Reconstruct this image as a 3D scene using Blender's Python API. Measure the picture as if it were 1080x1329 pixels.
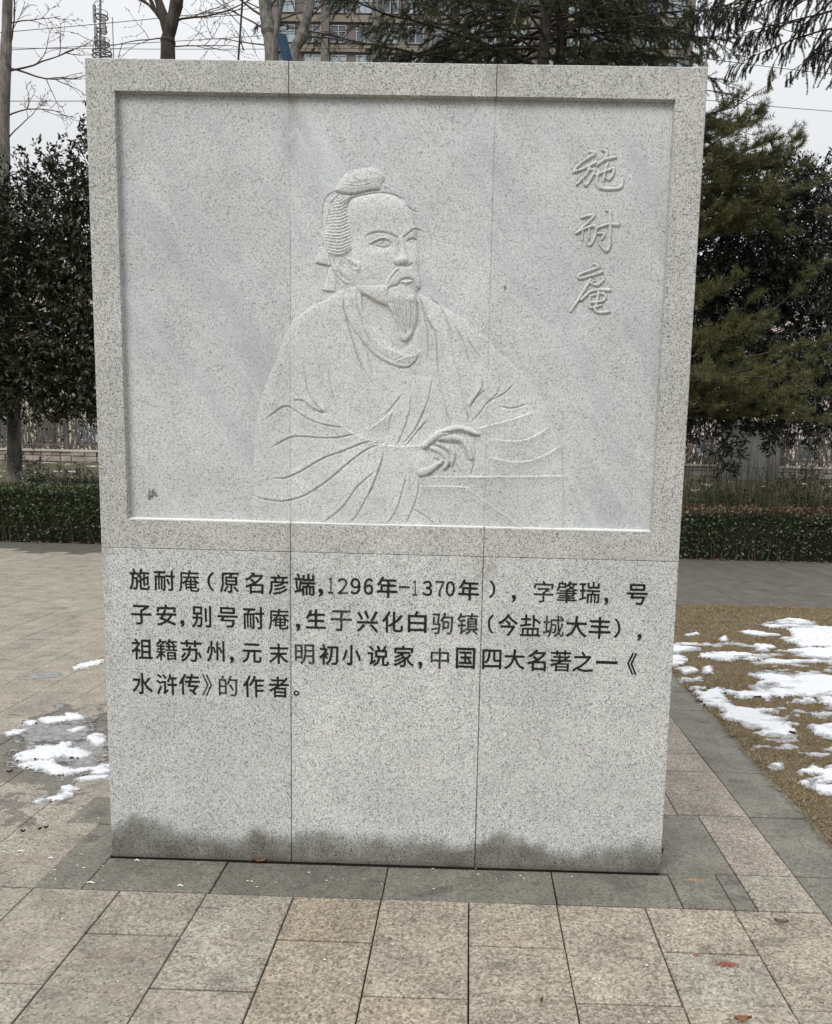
import bpy, math, random
import numpy as np
from mathutils import Vector
for o in list(bpy.data.objects): bpy.data.objects.remove(o)
scene = bpy.context.scene
COL = scene.collection
R_ = math.radians

# ------------------------------------------------------------------ camera
F_, CX, CY = 1056.035, 590.885, 738.763          # focal length and principal point in photo pixels
CAM = np.array([0.28484, -2.84715, 1.5])
ROT = (1.43809, -0.02301, 0.01982)
cam = bpy.data.cameras.new('camera'); co = bpy.data.objects.new('camera', cam); COL.objects.link(co)
co.location = CAM; co.rotation_euler = ROT
cam.sensor_fit = 'HORIZONTAL'; cam.sensor_width = 36; cam.lens = F_ / 1080 * 36
cam.shift_x = (540 - CX) / 1080; cam.shift_y = (CY - 664.5) / 1080
cam.clip_start = .05; cam.clip_end = 1200
scene.camera = co
# ------------------------------------------------------------------ overcast sky
SUN_EL = R_(40)
world = bpy.data.worlds.new("World"); scene.world = world; world.use_nodes = True
wn, wl = world.node_tree.nodes, world.node_tree.links
wn.clear()
wo = wn.new('ShaderNodeOutputWorld'); bg = wn.new('ShaderNodeBackground'); bg.inputs['Strength'].default_value = .1
wl.new(bg.outputs[0], wo.inputs[0])
sky = wn.new('ShaderNodeTexSky'); sky.sky_type = 'NISHITA'; sky.sun_disc = False
sky.sun_elevation = SUN_EL; sky.sun_rotation = R_(200); sky.dust_density = 5; sky.ozone_density = 1
tc = wn.new('ShaderNodeTexCoord'); sp = wn.new('ShaderNodeSeparateXYZ'); wl.new(tc.outputs['Generated'], sp.inputs[0])
mr = wn.new('ShaderNodeMapRange'); mr.inputs['From Min'].default_value = 0; mr.inputs['From Max'].default_value = 1
mr.inputs['To Min'].default_value = 7.3; mr.inputs['To Max'].default_value = 23.5
pw_ = wn.new('ShaderNodeMath'); pw_.operation = 'POWER'; pw_.use_clamp = True; pw_.inputs[1].default_value = 3.0
mz_ = wn.new('ShaderNodeMath'); mz_.operation = 'MAXIMUM'; mz_.inputs[1].default_value = 0.0
wl.new(sp.outputs['Z'], mz_.inputs[0]); wl.new(mz_.outputs[0], pw_.inputs[0]); wl.new(pw_.outputs[0], mr.inputs['Value'])
cn = wn.new('ShaderNodeTexNoise'); cn.inputs['Scale'].default_value = 2.2; cn.inputs['Detail'].default_value = 4
wl.new(tc.outputs['Generated'], cn.inputs['Vector'])
cm = wn.new('ShaderNodeMapRange'); cm.inputs['To Min'].default_value = .95; cm.inputs['To Max'].default_value = 1.05
wl.new(cn.outputs[0], cm.inputs['Value'])
mu = wn.new('ShaderNodeMath'); mu.operation = 'MULTIPLY'; wl.new(mr.outputs[0], mu.inputs[0]); wl.new(cm.outputs[0], mu.inputs[1])
cc = wn.new('ShaderNodeVectorMath'); cc.operation = 'SCALE'; cc.inputs[0].default_value = (.985, 1.0, 1.015)
wl.new(mu.outputs[0], cc.inputs['Scale'])
mx = wn.new('ShaderNodeMix'); mx.data_type = 'RGBA'; mx.inputs[0].default_value = .93
wl.new(sky.outputs[0], mx.inputs[6]); wl.new(cc.outputs[0], mx.inputs[7]); wl.new(mx.outputs[2], bg.inputs['Color'])
sun = bpy.data.lights.new('sun', 'SUN'); sun.energy = 1.5; sun.angle = R_(28); sun.color = (1, .975, .94)
so = bpy.data.objects.new('sun', sun); COL.objects.link(so)
sd = Vector((-.55 * math.cos(SUN_EL), -.84 * math.cos(SUN_EL), math.sin(SUN_EL)))      # towards the light: above, behind the camera, a little left
so.rotation_euler = sd.to_track_quat('Z', 'Y').to_euler(); so.location = (-6, -8, 12)
vs = scene.view_settings; vs.view_transform = 'Standard'; vs.look = 'None'; vs.gamma = 1; vs.use_curve_mapping = False
vs.exposure = 0.16
scene.render.engine = 'CYCLES'
scene.cycles.max_bounces = 5; scene.cycles.diffuse_bounces = 3; scene.cycles.glossy_bounces = 2

rng = np.random.default_rng(7); random.seed(7)

# ------------------------------------------------------------------ geometry of the photograph: pixel -> point of a real plane
def _rot():
    a, b, c = ROT
    X = np.array([[1,0,0],[0,math.cos(a),-math.sin(a)],[0,math.sin(a),math.cos(a)]])
    Y = np.array([[math.cos(b),0,math.sin(b)],[0,1,0],[-math.sin(b),0,math.cos(b)]])
    Z = np.array([[math.cos(c),-math.sin(c),0],[math.sin(c),math.cos(c),0],[0,0,1]])
    return Z @ Y @ X
RM = _rot()
def ray(u, v): return RM @ np.array([(u-CX)/F_, -(v-CY)/F_, -1.0])
def at(u, v, y):                       # on the vertical plane Y = y
    d = ray(u, v); return CAM + d * ((y - CAM[1]) / d[1])
def gr(u, v, z=0.0):                   # on the ground
    d = ray(u, v); return CAM + d * ((z - CAM[2]) / d[2])

# ------------------------------------------------------------------ helpers
def mesh(name, V, F, mats=None, mi=None, smooth=False):
    V = np.asarray(V, dtype=np.float32).reshape(-1, 3)
    me = bpy.data.meshes.new(name)
    if isinstance(F, np.ndarray):
        n, k = F.shape
        me.vertices.add(len(V)); me.vertices.foreach_set('co', V.ravel())
        me.loops.add(n*k); me.loops.foreach_set('vertex_index', F.astype(np.int32).ravel())
        me.polygons.add(n); me.polygons.foreach_set('loop_start', np.arange(0, n*k, k, dtype=np.int32))
        try: me.polygons.foreach_set('loop_total', np.full(n, k, dtype=np.int32))
        except Exception: pass
    else:
        me.from_pydata([tuple(map(float, v)) for v in V], [], [tuple(map(int, f)) for f in F])
    if mats is not None:
        for m in (mats if isinstance(mats, (list, tuple)) else [mats]): me.materials.append(m)
    if mi is not None: me.polygons.foreach_set('material_index', np.asarray(mi, dtype=np.int32))
    if smooth: me.polygons.foreach_set('use_smooth', np.ones(len(me.polygons), dtype=bool))
    me.update(calc_edges=True)
    return me
def link(name, me, parent=None, kind=None):
    o = bpy.data.objects.new(name, me); COL.objects.link(o)
    if parent is not None:
        o.parent = parent
    if kind: o['kind'] = kind
    return o
def thing(name, label, cat, loc=(0,0,0), group=None, rz=0):
    o = bpy.data.objects.new(name, None); COL.objects.link(o); o.location = loc; o.rotation_euler = (0,0,rz)
    o.empty_display_size = .2
    o['label'] = label; o['category'] = cat
    if group: o['group'] = group
    return o
def tag(o, label=None, cat=None, group=None, kind=None):
    if label: o['label'] = label
    if cat: o['category'] = cat
    if group: o['group'] = group
    if kind: o['kind'] = kind
    return o
class MB:
    """collects verts/faces in world coordinates"""
    def __init__(s): s.V = []; s.F = []; s.n = 0
    def add(s, V, F):
        V = np.asarray(V, float); s.V.append(V); s.F += [tuple(i + s.n for i in f) for f in F]; s.n += len(V)
    def box(s, x0, x1, y0, y1, z0, z1):
        s.add([(x0,y0,z0),(x1,y0,z0),(x1,y1,z0),(x0,y1,z0),(x0,y0,z1),(x1,y0,z1),(x1,y1,z1),(x0,y1,z1)],
              [(0,3,2,1),(4,5,6,7),(0,1,5,4),(1,2,6,5),(2,3,7,6),(3,0,4,7)])
    def tube(s, P, r, n=6, cap=True):
        P = np.asarray(P, float); m = len(P)
        r = np.full(m, r) if np.isscalar(r) else np.asarray(r, float)
        T = np.gradient(P, axis=0) if m > 1 else np.array([[0,0,1.]])
        T /= np.linalg.norm(T, axis=1)[:, None] + 1e-9
        up = np.array([0,0,1.]) if abs(T[0][2]) < .9 else np.array([1.,0,0])
        a = np.cross(T[0], up); a /= np.linalg.norm(a)
        V = []
        ang = np.arange(n) / n * 2 * math.pi
        for i in range(m):
            a = a - T[i] * (a @ T[i]); a /= np.linalg.norm(a) + 1e-9
            b = np.cross(T[i], a)
            V.append(P[i] + r[i] * (np.cos(ang)[:, None] * a + np.sin(ang)[:, None] * b))
        F = [(i*n+j, i*n+(j+1) % n, (i+1)*n+(j+1) % n, (i+1)*n+j) for i in range(m-1) for j in range(n)]
        if cap: F += [tuple(range(n-1, -1, -1)), tuple(range((m-1)*n, m*n))]
        s.add(np.concatenate(V), F)
    def build(s, name, mat, parent=None, loc=(0,0,0), kind=None, smooth=False):
        V = np.concatenate(s.V) - np.asarray(loc, float)
        return link(name, mesh(name, V, s.F, mat, smooth=smooth), parent, kind)

# ------------------------------------------------------------------ materials
def mat(name):
    m = bpy.data.materials.new(name); m.use_nodes = True
    nt = m.node_tree; b = nt.nodes['Principled BSDF']; return m, nt, b
class NT:
    def __init__(s, nt): s.nt = nt
    def n(s, t, **k):
        d = s.nt.nodes.new(t)
        for a, v in k.items(): setattr(d, a, v)
        return d
    def l(s, a, b): s.nt.links.new(a, b)
    def val(s, x, sock):
        if hasattr(x, 'links'): s.l(x, sock)
        else: sock.default_value = x
    def math(s, op, a, b=0.0, clamp=False):
        d = s.n('ShaderNodeMath', operation=op); d.use_clamp = clamp; s.val(a, d.inputs[0]); s.val(b, d.inputs[1]); return d.outputs[0]
    def mr(s, v, a, b, c=0.0, e=1.0, smooth=False):
        d = s.n('ShaderNodeMapRange'); s.val(v, d.inputs['Value'])
        if smooth: d.interpolation_type = 'SMOOTHSTEP'
        for k, x in zip(('From Min','From Max','To Min','To Max'), (a,b,c,e)): d.inputs[k].default_value = x
        return d.outputs[0]
    def mix(s, f, a, b, mode='MIX'):
        d = s.n('ShaderNodeMix'); d.data_type = 'RGBA'; d.blend_type = mode; s.val(f, d.inputs[0])
        for x, i in ((a, 6), (b, 7)):
            if hasattr(x, 'links'): s.l(x, d.inputs[i])
            else: d.inputs[i].default_value = (*x, 1) if len(x) == 3 else x
        return d.outputs[2]
    def noise(s, vec, scale, detail=3, rough=.5, dist=0):
        d = s.n('ShaderNodeTexNoise'); d.inputs['Scale'].default_value = scale; d.inputs['Detail'].default_value = detail
        d.inputs['Roughness'].default_value = rough; d.inputs['Distortion'].default_value = dist
        if vec is not None: s.l(vec, d.inputs['Vector'])
        return d.outputs[0]
    def voro(s, vec, scale, feature='F1', out='Color'):
        d = s.n('ShaderNodeTexVoronoi'); d.inputs['Scale'].default_value = scale
        d.feature = feature; s.l(vec, d.inputs['Vector']); return d.outputs[out]
    def mapping(s, vec, rot=(0,0,0), scale=(1,1,1), loc=(0,0,0)):
        d = s.n('ShaderNodeMapping'); s.l(vec, d.inputs[0]); d.inputs['Rotation'].default_value = rot
        d.inputs['Scale'].default_value = scale; d.inputs['Location'].default_value = loc; return d.outputs[0]
    def bump(s, h, strength, dist, b):
        d = s.n('ShaderNodeBump'); d.inputs['Strength'].default_value = strength; d.inputs['Distance'].default_value = dist
        s.l(h, d.inputs['Height']); s.l(d.outputs[0], b.inputs['Normal'])
    def pos(s): return s.n('ShaderNodeNewGeometry').outputs['Position']
    def rnd_obj(s): return s.n('ShaderNodeObjectInfo').outputs['Random']
    def rnd_isl(s): return s.n('ShaderNodeNewGeometry').outputs['Random Per Island']
def spec(b, rough, sp=.3):
    b.inputs['Roughness'].default_value = rough; b.inputs['Specular IOR Level'].default_value = sp

def granite(name, light, mid, dark, scale=230, pdark=.13, pmid=.45, veins=False, wet=False, grime=None, topstain=False, cool=None):
    m, nt, b = mat(name); N = NT(nt); p = N.pos()
    sx = N.n('ShaderNodeSeparateXYZ'); N.l(N.voro(p, scale), sx.inputs[0])
    sx2 = N.n('ShaderNodeSeparateXYZ'); N.l(N.voro(N.mapping(p, loc=(3.3,1.7,.9)), scale*.52), sx2.inputs[0])
    c = N.mix(N.mr(sx.outputs[0], 0, 1), tuple(x*.86 for x in light), tuple(min(.95, x*1.2) for x in light))
    c = N.mix(N.mr(sx.outputs[1], pmid+.04, pmid-.04), c, mid)
    c = N.mix(N.mr(sx.outputs[2], pdark+.02, pdark-.02), c, dark)
    c = N.mix(N.math('MULTIPLY', N.mr(sx2.outputs[0], pdark*.42, pdark*.36), .38), c, dark)
    # soft mottling
    n = N.noise(p, 7, 5, .6)
    c = N.mix(.26, c, N.mix(N.mr(n, .35, .68), tuple(x*.78 for x in light), tuple(min(.9, x*1.1) for x in light)))
    if veins:
        q = N.mapping(N.mapping(p, rot=(0, R_(38), 0)), scale=(4.2, 1, .6))
        v = N.noise(q, 1.5, 6, .65, .6)
        c = N.mix(N.mr(v, .46, .68, 0, .42, True), c, (.36,.39,.425))
        v2 = N.noise(N.mapping(N.mapping(p, rot=(0, R_(32), 0)), scale=(6, 1, .5), loc=(4,0,2)), 1.1, 6, .6, .4)
        c = N.mix(N.mr(v2, .53, .70, 0, .42, True), c, (.68,.70,.71))
        # dark natural inclusions
        for (px, pz, r) in INCL:
            sub = N.n('ShaderNodeVectorMath', operation='SUBTRACT'); N.l(p, sub.inputs[0]); sub.inputs[1].default_value = (px, .02, pz)
            ln = N.n('ShaderNodeVectorMath', operation='LENGTH'); N.l(sub.outputs[0], ln.inputs[0])
            d = N.math('ADD', ln.outputs['Value'], N.mr(N.noise(p, 90, 3), .3, .7, -r*.5, r*.5))
            c = N.mix(N.mr(d, r, r*.35, 0, .85, True), c, (.09,.085,.08))
    sep = N.n('ShaderNodeSeparateXYZ'); N.l(p, sep.inputs[0]); X, Z = sep.outputs[0], sep.outputs[2]
    tone = N.math('ADD', N.math('ADD', .95, N.math('MULTIPLY', N.math('GREATER_THAN', X, -.347), .07)), N.math('MULTIPLY', N.math('GREATER_THAN', X, .3356), -.03))
    big = N.mr(N.noise(N.mapping(p, loc=(2,0,5)), 2.6, 6, .62), .3, .7, .88, 1.09)
    tv_ = N.n('ShaderNodeVectorMath', operation='SCALE'); N.l(c, tv_.inputs[0]); N.l(N.math('MULTIPLY', tone, big), tv_.inputs['Scale']); c = tv_.outputs[0]
    if topstain:
        t = N.mr(N.noise(N.mapping(p, scale=(2.2,1,.8)), 3, 4, .6), .47, .66, 0, .42, True)
        c = N.mix(N.math('MULTIPLY', t, N.mr(Z, 2.3, 2.75, .1, 1)), c, tuple(x*.55 for x in light))
    if grime is not None:                 # rain runs under the seams
        for gx, gz0, gz1 in grime:
            wob = N.mr(N.noise(p, 9, 4), .2, .8, -.02, .02)
            dx = N.math('ABSOLUTE', N.math('SUBTRACT', N.math('ADD', X, wob), gx))
            f = N.math('MULTIPLY', N.mr(dx, .035, 0, 0, .5, True), N.mr(Z, gz0, gz1, 0, 1, True))
            f = N.math('MULTIPLY', f, N.mr(N.noise(p, 28, 3), .35, .65))
            c = N.mix(f, c, (.20,.19,.15))
    rough = .72
    if wet:
        w = N.n('ShaderNodeTexNoise'); w.inputs['Scale'].default_value = 3.1; w.inputs['Detail'].default_value = 6; w.inputs['Roughness'].default_value = .5
        N.l(N.mapping(p, scale=(1,1,.15), loc=(1.4,0,0)), w.inputs['Vector'])
        lim = N.mr(w.outputs[0], .3, .7, .045, .175)
        lim = N.math('ADD', lim, N.mr(N.noise(p, 22, 3), .3, .7, -.010, .010))
        f = N.mr(N.math('SUBTRACT', Z, lim), .034, -.034, 0, 1, True)
        f = N.math('MULTIPLY', f, N.mr(N.noise(p, 6, 4, .6), .3, .65, .62, 1))
        c = N.mix(f, c, (.30,.292,.265), 'MULTIPLY')
        f2 = N.mr(N.math('SUBTRACT', Z, N.math('MULTIPLY', lim, .55)), .03, -.03, 0, .5, True)
        c = N.mix(f2, c, (.58,.56,.50), 'MULTIPLY')
        # splash dirt line
        c = N.mix(N.mr(Z, .03, .0, 0, .6, True), c, (.06,.055,.045))
    N.l(c, b.inputs['Base Color']); spec(b, rough, .25)
    N.bump(N.noise(p, 300, 2), .35, .0015, b)
    return m
def leafmat(name, cols, rough=.45, trans=.15, spc=.4):
    m, nt, b = mat(name); N = NT(nt); r = N.rnd_isl()
    cr = N.n('ShaderNodeValToRGB'); N.l(r, cr.inputs[0]); e = cr.color_ramp.elements
    while len(e) < len(cols): e.new(.5)
    for i, c in enumerate(cols): e[i].position = i/(len(cols)-1); e[i].color = (*c, 1)
    N.l(cr.outputs[0], b.inputs['Base Color']); spec(b, rough, spc)
    return m
def simple(name, col, rough=.7, nscale=None, amt=.25, metal=0, stretch=(1,1,1), bump=0, bd=.01, spc=.3):
    m, nt, b = mat(name); N = NT(nt)
    if nscale:
        p = N.pos(); n = N.noise(N.mapping(p, scale=stretch), nscale, 5, .6)
        c = N.mix(N.mr(n, .3, .7), tuple(x*(1-amt) for x in col), tuple(min(1, x*(1+amt)) for x in col))
        N.l(c, b.inputs['Base Color'])
        if bump: N.bump(n, bump, bd, b)
    else: b.inputs['Base Color'].default_value = (*col, 1)
    spec(b, rough, spc); b.inputs['Metallic'].default_value = metal
    return m

# ------------------------------------------------------------------ small numpy noise
_lat = rng.random((256, 256)).astype(np.float64)
def vnoise(x, y):
    xi = np.floor(x).astype(int); yi = np.floor(y).astype(int); fx = x - xi; fy = y - yi
    fx = fx*fx*(3-2*fx); fy = fy*fy*(3-2*fy)
    a = _lat[xi & 255, yi & 255]; b = _lat[(xi+1) & 255, yi & 255]; c = _lat[xi & 255, (yi+1) & 255]; d = _lat[(xi+1) & 255, (yi+1) & 255]
    return (a*(1-fx)+b*fx)*(1-fy)+(c*(1-fx)+d*fx)*fy
def fbm(x, y, o=4, g=.5):
    s = 0; a = 1; t = 0
    for i in range(o):
        s = s + a*vnoise(x*2**i+17*i, y*2**i+5*i); t += a; a *= g
    return s/t - .5
def sdist(PX, PY, poly):
    """signed distance, positive inside"""
    poly = np.asarray(poly, float); d2 = np.full(PX.shape, 1e9); ins = np.zeros(PX.shape, bool)
    for i in range(len(poly)):
        a, b = poly[i], poly[(i+1) % len(poly)]
        e = b-a; wx = PX-a[0]; wy = PY-a[1]
        t = np.clip((wx*e[0]+wy*e[1])/(e@e+1e-12), 0, 1)
        d2 = np.minimum(d2, (wx-t*e[0])**2+(wy-t*e[1])**2)
        c = ((a[1] > PY) != (b[1] > PY)) & (PX < (b[0]-a[0])*(PY-a[1])/((b[1]-a[1])+1e-12)+a[0])
        ins ^= c
    d = np.sqrt(d2); return np.where(ins, d, -d)

# ------------------------------------------------------------------ paving
def paving_mat(name, cols, speck, stain=.35, snowwet=True, chips=.5):
    m, nt, b = mat(name); N = NT(nt); p = N.pos()
    r = N.math('FRACT', N.math('ADD', N.rnd_obj(), N.rnd_isl()))
    cr = N.n('ShaderNodeValToRGB'); N.l(r, cr.inputs[0]); e = cr.color_ramp.elements
    while len(e) < len(cols): e.new(.5)
    for i, c in enumerate(cols): e[i].position = i/(len(cols)-1); e[i].color = (*c, 1)
    c = cr.outputs[0]
    sx = N.n('ShaderNodeSeparateXYZ'); N.l(N.voro(p, 150), sx.inputs[0])
    g = N.mr(sx.outputs[0], 0, 1, 1-speck*.8, 1+speck)
    g2 = N.mr(N.noise(p, 55, 4, .7), .3, .7, 1-speck*.75, 1+speck*.75)
    lo = N.mr(N.noise(p, 5.5, 5, .62), .3, .7, .72, 1.22)
    v = N.n('ShaderNodeVectorMath', operation='SCALE'); N.l(c, v.inputs[0]); N.l(N.math('MULTIPLY', N.math('MULTIPLY', g, g2), lo), v.inputs['Scale'])
    c = v.outputs[0]
    c = N.mix(N.mr(sx.outputs[1], .10, .05, 0, .6), c, (.05,.045,.04))
    c = N.mix(N.mr(sx.outputs[2], .12, .07, 0, chips), c, (.42,.38,.32))
    # rusty tint and grey blotches
    c = N.mix(N.mr(N.noise(N.mapping(p, loc=(9,2,0)), 8, 4, .6), .58, .75, 0, .35), c, (.20,.13,.075))
    st = N.mr(N.noise(N.mapping(p, loc=(3,7,0), scale=(1,1.7,1)), 3.6, 5, .6, .3), .60, .66, 0, stain, True)
    c = N.mix(st, c, (.055,.052,.046))
    rough = .8
    if snowwet:
        q = N.n('ShaderNodeVectorMath', operation='SUBTRACT'); N.l(p, q.inputs[0]); q.inputs[1].default_value = (-1.75, 1.05, 0)
        q2 = N.mapping(q.outputs[0], scale=(1/.62, 1/1.0, 1))
        ln = N.n('ShaderNodeVectorMath', operation='LENGTH'); N.l(q2, ln.inputs[0])
        w = N.math('ADD', ln.outputs['Value'], N.mr(N.noise(p, 6, 5, .6), .3, .7, -.75, .75))
        f = N.mr(w, .66, .58, 0, .5, True)
        c = N.mix(f, c, (.045,.043,.040)); rough = N.mr(f, 0, .6, .8, .3)
    N.l(c, b.inputs['Base Color']); b.inputs['Specular IOR Level'].default_value = .3
    if hasattr(rough, 'links'): N.l(rough, b.inputs['Roughness'])
    else: b.inputs['Roughness'].default_value = rough
    N.bump(N.noise(p, 120, 4, .7), .5, .003, b)
    return m
M_beige = paving_mat('granite_beige', [(.255,.222,.176),(.285,.25,.20),(.268,.225,.17),(.28,.25,.205)], .46)
M_greyb = paving_mat('granite_greybeige', [(.24,.217,.178),(.272,.248,.207),(.25,.227,.188)], .42)
M_left = paving_mat('granite_plaza', [(.245,.218,.178),(.265,.238,.197),(.235,.21,.173),(.28,.25,.207)], .26, .3)
M_pink = paving_mat('granite_pinkish', [(.215,.19,.16),(.25,.222,.188),(.23,.20,.168)], .42, .2, False)
M_dark = paving_mat('granite_dark', [(.140,.134,.112),(.160,.152,.128),(.148,.140,.118)], .26, .45, False, .08)
M_path = paving_mat('granite_path', [(.088,.083,.070),(.105,.098,.084),(.094,.089,.078)], .16, .2, False, .05)
M_joint = simple('joint_dirt', (.022,.019,.015), .95, 40, .4)
M_soil = simple('bare_soil', (.085,.068,.048), .95, 3, .4, bump=.6, bd=.03)

def grid_mesh(name, xs, ys, zf, m, parent=None, kind=None, smooth=True):
    X, Y = np.meshgrid(xs, ys); Z = zf(X, Y)
    V = np.stack([X, Y, Z], -1).reshape(-1, 3); nx = len(xs); ny = len(ys)
    i = (np.arange(ny-1)[:, None]*nx+np.arange(nx-1)).ravel()
    return link(name, mesh(name, V, np.stack([i, i+1, i+1+nx, i+nx], 1), m, smooth=smooth), parent, kind)

def bank(X, Y):
    t = np.clip((Y-13.5)/5.5, 0, 1); return -.03 + 1.25*t*t*(3-2*t)
gx = np.concatenate([np.linspace(-400, -30, 8), np.linspace(-28, 28, 113), np.linspace(30, 400, 8)])
gy = np.concatenate([np.linspace(-60, 9, 10), np.linspace(10, 24, 57), np.linspace(26, 600, 14)])
def snow_ground():
    m, nt, b = mat('winter_ground'); N = NT(nt); p = N.pos()
    n = N.noise(N.mapping(p, scale=(1,1.6,1)), 1.7, 6, .65)
    c = N.mix(N.mr(N.noise(p, 14, 4), .3, .7), (.035,.04,.020), (.10,.08,.05))
    sep = N.n('ShaderNodeSeparateXYZ'); N.l(p, sep.inputs[0])
    f = N.math('MULTIPLY', N.mr(n, .60, .63), N.mr(sep.outputs[1], 13, 14.5))
    c = N.mix(f, c, (.62,.63,.66)); N.l(c, b.inputs['Base Color']); spec(b, .9, .2)
    return m
grid_mesh('ground', gx, gy, lambda X, Y: bank(X, Y) + .04*fbm(X*.8, Y*.8)*(Y > 13.5), snow_ground(), kind='structure')

W_, H_ = 2.04165, 2.78456
X0, XW, RL = .31424, .30152, .511
JG = .0046
_tm = {}
def tile_mesh(w, d, m):
    k = (round(w, 3), round(d, 3), m.name)
    if k in _tm: return _tm[k]
    a, b, c = w/2-JG/2, d/2-JG/2-.0016, .0022
    V = [(-a,-b,-.03),(a,-b,-.03),(a,b,-.03),(-a,b,-.03), (-a,-b,-c),(a,-b,-c),(a,b,-c),(-a,b,-c), (-a+c,-b+c,0),(a-c,-b+c,0),(a-c,b-c,0),(-a+c,b-c,0)]
    F = [(0,1,5,4),(1,2,6,5),(2,3,7,6),(3,0,4,7),(4,5,9,8),(5,6,10,9),(6,7,11,10),(7,4,8,11),(8,9,10,11)]
    _tm[k] = mesh('paving_slab', V, F, m); return _tm[k]
plaza = MB(); plaza.box(-9.5, 9.5, -3.2, 10.45, -.05, -.018)
plaza_o = plaza.build('plaza', M_joint, kind='structure')
tiles = []                                  # x0,x1,y0,y1,material
def col(k): return X0+k*XW, X0+(k+1)*XW
for k in range(-11, 4):                     # in front of the stele
    x0, x1 = col(k); y = -.226; first = k % 2 == 0
    if k == 3: x1 = 1.525
    while y > -3:
        d = RL/2 if first else RL; first = False
        if k == 2 and abs(y+.481) < .02: d = RL*.53
        tiles.append((x0, x1, y-d, y, random.choice([M_greyb, M_greyb, M_left]) if k < -2 else (M_beige if k < 2 or random.random() < .6 else M_greyb))); y -= d
# dark band around the foot of the stele
for a, c in ((-1.03,-.584),(-.584,.014),(.014,.618),(.618,1.05),(1.05,1.228),(1.228,1.305)):
    tiles.append((a, c, -.226, .018 if c > 1.06 else .0, M_dark))
tiles += [(-1.33,-1.03,-.226,.275,M_dark), (-1.33,-1.02,.275,.53,M_dark), (1.02,1.305,.018,.53,M_dark), (1.305,1.525,-.226,.018,M_greyb), (1.305,1.525,.018,.53,M_pink),
          (1.2185,1.525,.53,1.04,M_pink), (1.2185,1.525,1.04,1.295,M_pink), (1.2185,1.525,1.295,1.80,M_pink), (.9172,1.2185,.53,.9,M_greyb), (.9172,1.2185,.9,1.4,M_pink), (.9172,1.2185,1.4,1.81,M_greyb)]
for a, c in ((-.226,-.005),(-.005,.275),(.275,.53)): tiles.append((-1.495,-1.33,a,c,M_greyb))
for i in range(-6, 0): tiles.append((-1.495 if i < -9 else 1.525, 1.795, .53+(i)*RL, .53+(i+1)*RL, M_dark))
for i in range(0, 11): tiles.append((1.525, 1.80, .53+i*RL, .53+(i+1)*RL, M_dark))
def farmat(x, y):
    if y > 8.9 + .5*fbm(np.array(x*.4), np.array(y*.3)): return M_path
    return M_left
for k in range(-31, -5):                    # plaza left of the stele
    x0, x1 = col(k); y = -.226-RL*6 + (RL/2 if k % 2 else 0)
    while y < 10.4:
        y1 = min(y+RL, 10.4)
        if not (k >= -11 and y1 < -.2) and y1-y > .1:
            yy0 = y
            if k >= -11 and yy0 < -.226: yy0 = -.226
            if y1-yy0 > .02: tiles.append((x0, x1, yy0, y1, farmat(x0, y)))
        y = y1 if y1 < 10.4 else 99
for k in range(-5, 3):                      # behind the stele
    x0, x1 = col(k); y = .53 + (RL/2 if k % 2 else 0)
    if y > .6: tiles.append((x0, x1, .53, y, M_left))
    while y < 10.4:
        y1 = min(y+RL, 10.4)
        if k < 2: tiles.append((x0, x1, y, y1, farmat(x0, y) if k < -2 else (M_left if y < 6 else M_path)))
        elif y > 1.8 or y1 > 1.9: tiles.append((x0, 1.2185, max(y, 1.81), y1, M_path if y > 6 else M_pink))
        y = y1 if y1 < 10.4 else 99
y = 1.80
while y < 5.98: tiles.append((1.2185, 1.525, y, min(y+RL, 5.98), M_pink)); y += RL
for k in range(3, 32):                      # the path that crosses behind the lawn
    x0, x1 = col(k); y = 5.98
    tiles.append((x0, x1, y, 6.27, M_path)); y = 6.27+(RL/2 if k % 2 else RL); tiles.append((x0, x1, 6.27, y, M_path))
    while y < 10.2:
        y1 = min(y+RL, 10.4); tiles.append((x0, x1, y, y1, M_path)); y = y1
def project(P):
    c = RM.T @ (np.asarray(P)-CAM); return CX+F_*c[0]/-c[2], CY-F_*c[1]/-c[2], -c[2]
def vis(t):
    P = ((t[0]+t[1])/2, (t[2]+t[3])/2, 0)
    if P[1] < -2.2: return False
    u, v, d = project(P)
    if d < .3 or not (-60 < u < 1140 and v < 1400): return False
    if P[1] > .3 and 150 < u < 855: return False
    if P[0] > 1.8 and P[1] < 5.9: return False
    return True
tiles = [t for t in tiles if not (t[0] > 1.52 and t[1] > 1.9 and t[3] < 5.9)]
tv = sorted([t for t in tiles if vis(t)], key=lambda t: math.hypot((t[0]+t[1])/2-CAM[0], (t[2]+t[3])/2-CAM[1]))[:298]
near = set(id(t) for t in tv)
rest = {}
for t in tiles:
    x0, x1, y0, y1, m = t
    cx_, cy_ = (x0+x1)/2, (y0+y1)/2; dz = random.uniform(-.0016, .0010)
    if id(t) in near:
        o = link('paving_slab', tile_mesh(x1-x0, y1-y0, m), plaza_o)
        o.location = (cx_+random.uniform(-.0006,.0006), cy_, dz); o.rotation_euler = (random.uniform(-.0025,.0025), random.uniform(-.0025,.0025), random.uniform(-.0012,.0012))
    else: rest.setdefault(m.name, (m, []))[1].append((x0, x1, y0, y1, dz))
for nm, (m, L) in rest.items():
    q = MB()
    for x0, x1, y0, y1, dz in L: q.box(x0+JG/2, x1-JG/2, y0+JG/2, y1-JG/2, -.03, dz)
    q.build('distant_paving', m, plaza_o, kind='stuff')

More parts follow.
